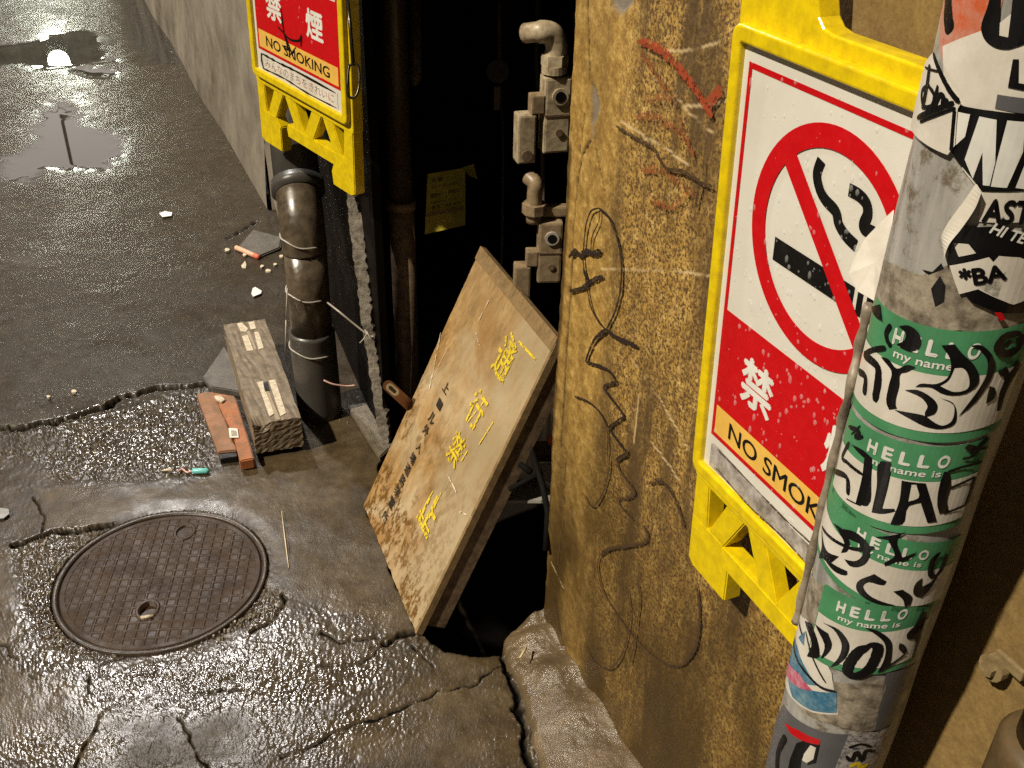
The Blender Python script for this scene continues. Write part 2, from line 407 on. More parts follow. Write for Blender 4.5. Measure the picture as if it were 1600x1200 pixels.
def edist(x, y, P, pad=.08):
    """signed: positive inside polygon"""
    d = dline(x, y, list(P) + [P[0]], pad); return np.where(inpoly(x, y, P), d, -d)
def sst(a, b, x): t = np.clip((x - a) / (b - a), 0, 1); return t * t * (3 - 2 * t)

def grid_obj(name, X, Y, Zz, extra_v, extra_f, attrs, mat, smooth=True, loc=(0, 0, 0), **tags):
    r, c = X.shape; V = np.stack([X, Y, Zz], -1).reshape(-1, 3) - np.array(loc)
    idx = np.arange(r * c).reshape(r, c)
    Q = np.stack([idx[:-1, :-1], idx[:-1, 1:], idx[1:, 1:], idx[1:, :-1]], -1).reshape(-1, 4)
    if 'keep' in tags: Q = Q[tags.pop('keep').reshape(-1)]
    nv = len(V)
    if len(extra_v):
        V = np.concatenate([V, np.array(extra_v) - np.array(loc)]); Q = np.concatenate([Q, np.array(extra_f) + nv])
    me = bpy.data.meshes.new(name); me.vertices.add(len(V)); me.vertices.foreach_set('co', V.astype(np.float32).ravel())
    me.loops.add(Q.size); me.loops.foreach_set('vertex_index', Q.astype(np.int32).ravel())
    me.polygons.add(len(Q)); me.polygons.foreach_set('loop_start', np.arange(0, Q.size, 4, dtype=np.int32))
    me.polygons.foreach_set('loop_total', np.full(len(Q), 4, np.int32))
    me.update(calc_edges=True); me.validate()
    me.polygons.foreach_set('use_smooth', np.full(len(me.polygons), smooth))
    for k, a in attrs.items():
        at = me.attributes.new(k, 'FLOAT', 'POINT'); vals = np.zeros(len(V), np.float32); vals[:a.size] = a.ravel(); at.data.foreach_set('value', vals)
    me.materials.append(mat)
    o = bpy.data.objects.new(name, me); o.location = loc; COL.objects.link(o); WL[o.name] = np.array(loc, float)
    for k, v in tags.items(): o[k] = v
    return o

# ------------------------------------------------------------------ ground
def GL(pts): return [tuple(gp(*p)[:2]) for p in pts]
MC = gp(253, 900); MR = 0.214
def build_ground():
    nr, nc = 1000, 860
    yy = 0.95 * (9.5 / .95) ** (np.linspace(0, 1, nr)); tt = np.linspace(-.95, .36, nc)
    Y = np.repeat(yy[:, None], nc, 1); X = Y * tt[None, :]
    wob = .012 * (fbm(X * 22, Y * 22, 3, 3) - .5); wob2 = .012 * (fbm(X * 22 + 50, Y * 22, 3, 8) - .5)
    Xw = X + wob * 2; Yw = Y + wob2 * 2
    H = .012 * (fbm(X * 2, Y * 2, 3, 1) - .5) + .0035 * (fbm(X * 14, Y * 14, 3, 2) - .5)
    coarse = [
        [(-40, 672), (60, 668), (200, 640), (300, 608), (345, 598), (322, 640), (345, 730), (300, 745), (190, 752), (80, 752), (60, 720), (-40, 710)],
        [(20, 850), (60, 838), (180, 812), (430, 915), (447, 930), (440, 958), (400, 975), (330, 1000), (150, 1035), (70, 1015), (40, 960), (22, 900)],
        [(600, 985), (655, 990), (700, 1010), (690, 1022), (600, 1010)],
        [(790, 1040), (830, 1060), (850, 1200), (815, 1200), (800, 1120)],
    ]
    rough = np.zeros_like(X)
    for P in coarse: rough = np.maximum(rough, sst(-.004, .012, edist(Xw, Yw, GL(P))))
    conc_p = [
        [(300, 755), (340, 735), (480, 700), (600, 690), (700, 760), (660, 990), (600, 985), (447, 930), (430, 880), (380, 800), (240, 780)],
        [(60, 760), (230, 755), (420, 790), (300, 790), (180, 812), (60, 838), (70, 800)],
        [(690, 1020), (790, 1025), (830, 1200), (560, 1200), (500, 1130), (600, 1090)],
        [(500, 640), (620, 640), (700, 760), (480, 700)],
        [(0, 1030), (110, 1060), (200, 1110), (180, 1200), (0, 1200)], [(-60, 860), (20, 860), (40, 1010), (-60, 1020)],
    ]
    conc = np.zeros_like(X)
    for P in conc_p: conc = np.maximum(conc, sst(-.02, .02, edist(Xw, Yw, GL(P))))
    conc = np.maximum(conc, sst(2.4, 1.6, Y) * .45)
    wetp = [
        [(-60, 78), (30, 66), (70, 60), (75, 52), (130, 46), (175, 60), (150, 72), (175, 96), (130, 98), (112, 104), (60, 106), (30, 98), (-60, 104)],
        [(62, 178), (90, 160), (112, 172), (125, 196), (180, 214), (190, 238), (165, 264), (118, 262), (98, 268), (70, 262), (40, 280), (10, 270), (20, 246), (58, 230), (56, 205)],
        [(190, -30), (232, -5), (290, 75), (275, 100), (240, 100), (205, 60), (200, 10)],
        [(120, 106), (180, 112), (170, 122), (130, 118)],
    ]
    wet = np.zeros_like(X)
    e_ = .03 * (fbm(X * 16, Y * 16, 4, 31) - .5)
    for P in wetp: wet = np.maximum(wet, sst(-.11, .05, edist(X, Y, GL(P), .4) + e_ * 3.0))
    # broken grain
    rv = np.random.RandomState(5).rand(nr, nc) * sst(0, 1, yy / 1.0)[:, None]
    gl = [[(60, 990), (150, 1010), (330, 1000), (440, 985), (560, 1010), (640, 1010), (600, 1080), (480, 1120), (330, 1120), (180, 1105), (80, 1090)],
          [(20, 860), (100, 830), (90, 920), (150, 990), (60, 1010)], [(600, 990), (700, 1030), (690, 1060), (600, 1040)], [(760, 1050), (800, 1060), (830, 1200), (790, 1200)],
          [(420, 1130), (600, 1090), (640, 1120), (480, 1200), (380, 1200)], [(0, 1150), (100, 1140), (200, 1160), (180, 1200), (0, 1200)], [(380, 940), (600, 960), (560, 1010), (420, 1000)],
          [(60, 620), (320, 610), (320, 740), (100, 745)], [(60, 20), (130, 30), (170, 100), (180, 190), (90, 180), (50, 120)]]
    gloss = np.zeros_like(X)
    for P in gl: gloss = np.maximum(gloss, sst(-.08, .10, edist(X, Y, GL(P), .3) + 4 * e_))
    f1, cid = worley(Xw, Yw, .0105, 11); f2, cid2 = worley(X, Y, .0062, 21)
    far = sst(5.5, 2.0, Y)
    H += (1 - wet) * (rough * (.0050 * (1 - f1) * (.5 + cid)) - rough * .004)
    patch = sst(.42, .62, fbm(X * 5.2, Y * 5.2, 4, 44))
    gz = np.maximum(gloss, .6 * patch)
    H += (1 - wet) * (1 - .75 * conc * (1 - gloss)) * far * (.40 + .60 * gz) * (facets(X, Y, .0044, .34, 31) + facets(X, Y, .012, .08, 41) + .0001 * rv)
    H = H * (1 - wet) + wet * (-.004)
    peb = np.where(rough > .5, cid * (f1 < .45), cid2 * (f2 < .35) * .93)
    # cracks
    crack_dark = np.zeros_like(X)
    cr = [
        ([(-30, 672), (0, 672), (40, 668), (80, 662), (120, 650), (160, 638), (185, 622), (215, 616), (245, 606), (290, 606), (330, 598)], .0105),
        ([(20, 852), (60, 838), (110, 828), (175, 818)], .007),
        ([(40, 634), (60, 630), (78, 618)], .002), ([(50, 772), (62, 790), (66, 830)], .0035),
        ([(440, 925), (447, 940), (440, 958), (395, 985)], .005), ([(250, 1007), (215, 1020), (165, 1035), (148, 1045)], .003),
        ([(183, 1096), (160, 1115), (140, 1150), (115, 1205)], .0034), ([(280, 1125), (290, 1145), (300, 1175), (325, 1205)], .0030),
        ([(148, 1035), (140, 1080)], .002), ([(500, 990), (530, 1001), (590, 996)], .0040),
        ([(600, 1004), (625, 992), (655, 990)], .0060), ([(440, 1182), (480, 1170), (520, 1150), (570, 1125), (640, 1105), (690, 1080), (730, 1072), (775, 1044), (790, 1040)], .0040),
        ([(785, 1030), (792, 1060), (805, 1085), (815, 1130), (820, 1170), (832, 1205)], .0065), ([(0, 1008), (14, 1012), (40, 1050), (60, 1062)], .0018),
        ([(600, 1004), (585, 1020), (560, 1035), (500, 1040)], .0022), ([(640, 1010), (670, 1035), (682, 1048)], .0028),
        ([(488, 640), (520, 655), (545, 640), (560, 648), (596, 712)], .0030), ([(355, 372), (380, 360), (402, 345)], .006), ([(404, 400), (425, 392), (440, 385)], .004),
        ([(300, 1090), (345, 1075), (380, 1078)], .002), ([(425, 326), (330, 165), (232, 0)], .006),
    ]
    for P, wd in cr:
        q = GL(P); jit = 1.5 * wd * (fbm(X * 55, Y * 55, 4, 61) - .40)
        d = dline(Xw, Yw, q, .05) - jit * 1.1
        wd = wd * (1.45 if wd > .005 else .6); c = sst(wd * .75, wd * .25, d); crack_dark = np.maximum(crack_dark, c)
        H -= c * (wd * 1.2 + .001)
    # pit under the leaning board and floor of the alcove
    pit = [(575, 795), (652, 992), (700, 1018), (745, 1026), (782, 1026), (788, 1006), (812, 990), (850, 984), (1000, 860), (900, 640), (700, 640), (640, 640), (600, 700)]
    e = edist(Xw, Yw, GL(pit), .10); H -= sst(0, .016, e) * .20
    crack_dark = np.maximum(crack_dark, sst(0.0, .02, e) * .9)  # pit floor coloured near black, painting in the shade under the board
    # dip round the manhole
    dm = np.hypot(X - MC[0], Y - MC[1]); H = np.where(dm < MR + .0045, -.03, H)
    H -= (dm >= MR + .0045) * sst(MR + .05, MR + .005, dm) * .003
    keep = (dm < MR + .004); kf = ~(keep[:-1, :-1] & keep[1:, 1:])
    y0, y1 = yy[0], yy[-1]; e0 = -.006
    ev = [(-.95 * y0, y0, e0), (.36 * y0, y0, e0), (.36 * y1, y1, e0), (-.95 * y1, y1, e0), (-40, -30, e0), (40, -30, e0), (40, 60, e0), (-40, 60, e0)]
    ef = [(4, 5, 1, 0), (5, 6, 2, 1), (6, 7, 3, 2), (7, 4, 0, 3)]
    grid_obj('ground', X, Y, H, ev, ef, dict(gloss=gloss, rough=rough, conc=conc, wet=wet, crack_dark=crack_dark, peb=peb), M['ground'], kind='structure', keep=kf)
build_ground()

# kerb: rounded wet concrete lump along the foot of the yellow wall
def build_kerb():
    outer = smooth_pts([gp(*p) for p in [(812, 990), (788, 1004), (786, 1022), (800, 1055), (812, 1085), (822, 1120), (832, 1165), (850, 1230), (880, 1330), (940, 1500)]], 26)
    n = len(outer); V = []; F_ = []; k = 44
    for i, o in enumerate(outer):
        t = i / (n - 1)
        s_ = (o - G) @ D; s_in = max(s_ + .02, -.01) if t > .05 else -.01
        hgt = .046 + .006 * math.sin(i * .13 + 1)
        inn = WP(s_in, 0, -.01)
        for j in range(k):
            u = j / (k - 1); p = o * (1 - u) + inn * u
            zz = .020 * min(1, u / .10) ** .6 + (hgt - .020) * sst(.05, .62, np.array(u)) + .006 * sst(.8, 1, np.array(u))
            zz = float(zz) + .012 * (float(fbm(np.array(p[0] * 30), np.array(p[1] * 30), 4, 99)) - .5) * min(1, u * 4) + .0016 * (float(vn(np.array(p[0] * 160), np.array(p[1] * 160), 9)) - .5)
            p = p + (p - inn) / (np.linalg.norm(o - inn) + 1e-6) * .010 * (float(fbm(np.array(p[0] * 40), np.array(p[1] * 40), 3, 55)) - .5) * (1 - u)
            V.append((p[0], p[1], zz - (.03 if j == 0 else 0)))
    for i in range(n - 1):
        for j in range(k - 1): a = i * k + j; F_.append((a, a + 1, a + k + 1, a + k))
    e0 = len(V); V += [(V[j][0], V[j][1], -.21) for j in range(k)]
    for j in range(k - 1): F_.append((j, j + 1, e0 + j + 1, e0 + j))
    mk('kerb', V, F_, M['kerb'], smooth=True, kind='structure')
build_kerb()

# ------------------------------------------------------------------ yellow wall
def wpx(u, v, n=0.0):
    P = pl(u, v, G + N * n, N); return ((P - G) @ D, P[2])
def build_wall():
    ns, nz = 420, 660
    S, Zz = np.meshgrid(np.linspace(0, 1.35, ns), np.linspace(-.22, 1.80, nz))
    rel = .006 * (fbm(S * 6, Zz * 6, 4, 5) - .5) + .0022 * (fbm(S * 60, Zz * 60, 3, 6) - .5)
    sb = .17 + .03 * (fbm(Zz * 5, S * 0, 3, 9) - .5)
    speck = np.clip(sst(sb - .06, sb + .05, S) * .9 + .10 + .5 * (fbm(S * 5, Zz * 3, 3, 12) - .5), 0, 1)
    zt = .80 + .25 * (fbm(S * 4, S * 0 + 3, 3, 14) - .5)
    right = sst(.74, .80, S); speck = speck * (1 - .75 * np.maximum(right, sst(1.20, 1.27, Zz) * sst(.46, .52, S)))
    stain_falloff = (1 - .9 * right) * sst(zt, zt - .55, Zz) * (.55 + .45 * sst(.35, .6, fbm(S * 9, Zz * 3.5, 4, 16))) * .95  # darker towards the foot: wet stain plus lamp falloff painted into the colour
    band = sst(.05, .0, np.abs(S - .03 - .03 * fbm(Zz * 4, S * 0, 2, 20))) * sst(.75, .3, Zz); stain_falloff = np.maximum(stain_falloff, band * .9); stain_falloff = np.maximum(stain_falloff, .85 * sst(.013, .003, S + .012 * (fbm(Zz * 14, S * 0, 3, 24) - .5)) * sst(.3, .5, fbm(Zz * 7, S * 0 + 2, 3, 25)))
    crack_dark = np.zeros_like(S); bare = np.zeros_like(S); scr = np.zeros_like(S)
    jw = .004 * (fbm(S * 70, Zz * 70, 3, 40) - .5); Sw = S + jw; Zw = Zz + jw
    WLn = lambda pts: [wpx(*p) for p in pts]
    for P, wd in [([(919, -60), (918, 40), (920, 80), (921, 125)], .0022), ([(924, 215), (908, 245), (902, 280), (897, 320), (894, 380), (890, 460), (884, 560), (876, 700)], .0022),
                  ([(912, 180), (905, 240)], .0014), ([(884, 700), (880, 820), (870, 900)], .0012), ([(928, 215), (945, 300)], .001), ([(865, 940), (880, 1010), (890, 1090)], .003)]:
        d = dline(Sw, Zw, WLn(P), .03); c = sst(wd * 1.3, wd * .4, d); crack_dark = np.maximum(crack_dark, c); rel -= c * .004
    for P in [[(950, -30), (990, -30), (986, 5), (968, 24), (955, 10)], [(922, 125), (930, 140), (936, 160), (934, 182), (926, 200), (928, 210), (922, 222), (921, 190), (923, 160)]]:
        e = edist(Sw, Zw, WLn(P), .03); b = sst(-.001, .003, e); bare = np.maximum(bare, b); rel -= b * .006
    crack_dark = np.maximum(crack_dark, sst(.003, .001, np.abs(edist(Sw, Zw, WLn([(950, -30), (990, -30), (986, 5), (968, 24), (955, 10)]), .03))) * .5)
    for P in [[(1040, 80), (1080, 78), (1125, 66)], [(970, 190), (1010, 215), (1050, 240), (1080, 262)], [(1020, 120), (1070, 165), (1100, 165), (1138, 156)], [(1065, 165), (1100, 200), (1125, 218)],
              [(940, 420), (1000, 422), (1060, 424), (1110, 432)], [(985, 560), (1030, 620), (1075, 700)], [(1000, 600), (990, 690)], [(1018, 690), (1062, 750)], [(860, 880), (880, 920)]]:
        scr = np.maximum(scr, sst(.0022, .0008, dline(Sw, Zw, WLn(P), .02)) * .8 * sst(.3, .55, fbm(S * 40, Zz * 40, 2, 51)))
    P3 = np.stack([G[0] + D[0] * S + N[0] * rel, G[1] + D[1] * S + N[1] * rel, Zz], -1)
    jag = .004 * (fbm(Zz[:, 0] * 30, Zz[:, 0] * 0, 3, 77) - .5)
    P3[:, 0, :2] += (D[:2])[None] * jag[:, None]
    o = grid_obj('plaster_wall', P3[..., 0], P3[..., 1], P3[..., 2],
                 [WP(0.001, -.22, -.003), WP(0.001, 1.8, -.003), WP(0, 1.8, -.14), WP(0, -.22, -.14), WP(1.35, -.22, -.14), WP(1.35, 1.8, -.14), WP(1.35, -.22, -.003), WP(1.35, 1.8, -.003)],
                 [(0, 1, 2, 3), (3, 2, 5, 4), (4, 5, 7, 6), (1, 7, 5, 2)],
                 dict(beige=np.maximum(right * .8, .8 * sst(1.20, 1.27, Zz) * sst(.46, .52, S)), speck=speck, stain_falloff=stain_falloff, crack_dark=crack_dark, bare=bare, scratch=scr), M['plaster'], loc=tuple(G),
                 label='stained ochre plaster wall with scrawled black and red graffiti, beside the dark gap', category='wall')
    return o
WALL = build_wall()

# ------------------------------------------------------------------ flat decals mapped on a surface
def ribbon2(pts, w0, w1=None, taper=True, jit=0.0):
    pts = smooth_pts([np.array(p, float) for p in pts], 7); n = len(pts); L_, R_ = [], []
    w1 = w0 if w1 is None else w1
    for i, p in enumerate(pts):
        t = pts[min(i + 1, n - 1)] - pts[max(i - 1, 0)]; t = t / (np.linalg.norm(t) + 1e-12); q = np.array([-t[1], t[0]])
        u = i / (n - 1); ww = (w0 * (1 - u) + w1 * u) * .5
        if taper: ww *= min(1, .45 + 6 * min(u, 1 - u))
        ww *= 1 + random.uniform(-jit, jit); L_.append(p + q * ww); R_.append(p - q * ww)
    V = L_ + R_; return V, [(i, i + 1, n + i + 1, n + i) for i in range(n - 1)]
def fill2(loops):
    """2D loops (outer first, holes) -> verts, tris"""
    from mathutils.geometry import tessellate_polygon
    tr = tessellate_polygon([[Vector((p[0], p[1], 0)) for p in l] for l in loops])
    V = [p for l in loops for p in l]; return V, [tuple(t) for t in tr]
def text2(body, off=0.0, cache={}):
    bold = off; off = 0.0
    if bold:
        V, Fc, m = text2(body); W = []; Fo = []
        for dx, dy in ((0, 0), (1, 0), (-1, 0), (0, 1), (0, -1)):
            k_ = len(W); W += [(p[0] + dx * bold * .8, p[1] + dy * bold * .8) for p in V]; Fo += [tuple(i + k_ for i in f) for f in Fc]
        return np.array(W) + bold * .8, Fo, m + bold * 1.6
    k = (body, off)
    if k in cache: return cache[k]
    c = bpy.data.curves.new('lettering', 'FONT'); c.body = body; c.offset = off; c.resolution_u = 4
    o = bpy.data.objects.new('lettering_tmp', c); COL.objects.link(o)
    dg = bpy.context.evaluated_depsgraph_get(); me = bpy.data.meshes.new_from_object(o.evaluated_get(dg))
    V = np.array([(v.co.x, v.co.y) for v in me.vertices]); Fc = [tuple(p.vertices) for p in me.polygons]
    bpy.data.objects.remove(o); bpy.data.curves.remove(c); bpy.data.meshes.remove(me)
    lo = V.min(0); V = V - lo; cache[k] = (V, Fc, V.max(0)); return cache[k]
def text_box(body, x0, x1, y0, y1, off=0.0, shear=0.0, rot=0):
    V, Fc, m = text2(body, off); P = V / m
    if rot: P = np.stack([1 - P[:, 1], P[:, 0]], 1) if rot > 0 else np.stack([P[:, 1], 1 - P[:, 0]], 1)
    return [(x0 + (x1 - x0) * p[0] + shear * p[1], y0 + (y1 - y0) * p[1]) for p in P], Fc
def text_line(body, a, b, hgt, off=0.0):
    """baseline from a to b in surface coordinates"""
    V, Fc, m = text2(body, off); a = np.array(a); b = np.array(b); t = b - a; q = np.array([-t[1], t[0]]); q = q / np.linalg.norm(q) * hgt
    return [tuple(a + t * (p[0] / m[0]) + q * (p[1] / m[1])) for p in V], Fc
def grid_cut(V, Fc, step, lo=-.2, hi=.2):
    bm = bmesh.new(); vs = [bm.verts.new((p[0], p[1], 0)) for p in V]
    for f in Fc:
        try: bm.faces.new([vs[i] for i in f])
        except ValueError: pass
    x0 = min(p[0] for p in V); x1 = max(p[0] for p in V); x = math.ceil(x0 / step) * step
    while x < x1:
        bmesh.ops.bisect_plane(bm, geom=bm.verts[:] + bm.edges[:] + bm.faces[:], plane_co=(x, 0, 0), plane_no=(1, 0, 0)); x += step
    bm.verts.ensure_lookup_table(); bm.verts.index_update()
    o = [(v.co.x, v.co.y) for v in bm.verts], [tuple(v.index for v in f.verts) for f in bm.faces]; bm.free(); return o
def decal(name, pieces, place, off, mat, parent, cut=None, **tags):
    b = B()
    for V, Fc in pieces:
        if cut: V, Fc = grid_cut(V, Fc, cut)
        hh = {}
        b.add([place(p[0], p[1], off + ((i * 5) // max(len(V), 1)) * .00003) for i, p in enumerate(V)], Fc)
    return b.make(name, mat, parent, **tags)

# graffiti
def c1(pts, o=(840, 300), k=2.857): return [(o[0] + x / k, o[1] + y / k) for x, y in pts]
def graf(lst, w0, jit=.25): return [ribbon2([wpx(*p) for p in q], w0 * m_, jit=jit) for q, m_ in lst]
A_ = lambda *p: c1(p); Bq = lambda *p: c1(p, (840, 700), 2.4); Cq = lambda *p: c1(p, (880, 0), 2.857)
blk = [
    (A_((285, 70), (250, 85), (230, 140), (220, 220), (215, 300), (225, 380), (235, 440), (250, 510), (280, 570), (315, 610)), 1),
    (A_((285, 70), (330, 110), (360, 180), (380, 260), (388, 350), (380, 450), (355, 540), (320, 610)), 1.3),
    (A_((320, 610), (270, 650), (245, 700), (225, 755)), 1.6), (A_((225, 755), (290, 775), (335, 800), (365, 845)), 1.4), (A_((365, 845), (310, 865), (325, 900), (365, 950), (400, 1000)), 1.4),
    (A_((400, 1000), (340, 1040), (335, 1060), (370, 1110), (415, 1165)), 1.4), (A_((415, 1165), (370, 1190), (365, 1200)), 1.8),
    (A_((290, 75), (285, 130), (255, 200), (250, 270)), .7), (A_((150, 290), (180, 262), (200, 280), (230, 262), (260, 272), (295, 260)), 2.2), (A_((155, 440), (210, 425), (260, 390), (305, 375)), 1.6),
    (A_((215, 340), (235, 400), (232, 420)), 2.2), (A_((320, 615), (370, 650), (420, 670), (460, 690)), 1.9), (A_((175, 910), (230, 930), (275, 965), (310, 1020), (325, 1080), (325, 1190)), 1.0),
]
thin = [
    (Bq((280, 20), (278, 80), (262, 150), (235, 200), (210, 215), (180, 165)), 1.2), (Bq((345, 0), (345, 20), (310, 50), (325, 90), (355, 130), (378, 165)), 1.6),
    (Bq((378, 165), (350, 185), (310, 190), (335, 230), (370, 265)), 1.6), (Bq((405, 285), (425, 330), (400, 355), (340, 365), (280, 375), (245, 400)), 2.0),
    (Bq((245, 400), (235, 430), (240, 480), (260, 540), (300, 610), (350, 680), (400, 735), (450, 780), (510, 812), (560, 805), (600, 750), (615, 680), (618, 600), (610, 520)), 1.2),
    (Bq((560, 805), (600, 750), (615, 680), (618, 600), (610, 520)), 2.0), (Bq((430, 130), (470, 120), (505, 150), (530, 200), (550, 250), (562, 300)), 2.2),
    (Bq((350, 540), (358, 600), (352, 680), (330, 760), (300, 810), (270, 825), (215, 790), (180, 720)), 1.0), (Bq((385, 500), (395, 560), (385, 650), (372, 740), (355, 805)), 1.1),
    (Cq((250, 560), (300, 590), (370, 630), (420, 660), (440, 700), (480, 750), (540, 760), (600, 790), (650, 820), (690, 830)), 1.4), (Cq((630, 810), (615, 870), (608, 920)), 1.2), (Cq((645, 700), (640, 790)), 1.2),
]
redl = [(Cq((350, 185), (400, 195), (460, 230), (520, 290), (570, 350), (620, 420), (655, 480), (680, 520)), 3.6), (Cq((722, 390), (690, 430), (655, 470)), 4.6)]
redf = [(Cq((350, 225), (400, 290), (440, 350), (490, 420), (520, 460)), 3.2), (Cq((340, 520), (420, 520), (480, 550), (540, 600), (580, 640)), 3.2), (Cq((390, 445), (460, 430), (500, 440)), 3.0),
        (Cq((400, 890), (500, 920), (590, 850), (600, 900)), 3), (Cq((360, 760), (450, 760), (560, 840)), 3), (Cq((520, 500), (560, 620), (600, 700)), 2.6)]
def wplace(s_, z, n): return WP(s_, z, n)
decal('black_graffiti', graf(blk, .0038), wplace, .0045, M['graffiti'], WALL)
decal('black_graffiti', graf(thin, .0032), wplace, .0050, M['graffiti_thin'], WALL)
decal('red_graffiti', graf(redl, .0030), wplace, .0045, M['graffiti_red'], WALL)
decal('red_graffiti', graf(redf, .0030), wplace, .0042, M['graffiti_red_faint'], WALL)

# ------------------------------------------------------------------ no smoking signs
def curve_mesh(loops, extrude, bevel):
    c = bpy.data.curves.new('outline', 'CURVE'); c.dimensions = '2D'; c.fill_mode = 'BOTH'; c.extrude = extrude; c.bevel_depth = bevel; c.bevel_resolution = 2
    for l in loops:
        sp = c.splines.new('POLY'); sp.points.add(len(l) - 1); sp.use_cyclic_u = True
        for i, p in enumerate(l): sp.points[i].co = (p[0], p[1], 0, 1)
    o = bpy.data.objects.new('outline_tmp', c); COL.objects.link(o)
    dg = bpy.context.evaluated_depsgraph_get(); me = bpy.data.meshes.new_from_object(o.evaluated_get(dg))
    V = np.array([tuple(v.co) for v in me.vertices]); Fc = [tuple(p.vertices) for p in me.polygons]
    bpy.data.objects.remove(o); bpy.data.curves.remove(c); bpy.data.meshes.remove(me); return V, Fc
def rrect(x0, x1, y0, y1, r, n=4):
    out = []
    for cx, cy, a in ((x1 - r, y1 - r, 0), (x0 + r, y1 - r, 90), (x0 + r, y0 + r, 180), (x1 - r, y0 + r, 270)):
        for k in range(n + 1): out.append((cx + r * math.cos(rad(a + 90 * k / n)), cy + r * math.sin(rad(a + 90 * k / n))))
    return out
def rpoly(P, r=.004, n=3):
    out = []; m = len(P)
    for i in range(m):
        a, b, c = [np.array(P[(i + k) % m], float) for k in (-1, 0, 1)]
        u = (a - b) / np.linalg.norm(a - b); v = (c - b) / np.linalg.norm(c - b)
        p, q = b + u * r, b + v * r
        for k in range(n + 1): t = k / n; out.append(tuple((1 - t) ** 2 * p + 2 * t * (1 - t) * b + t * t * q))
    return out
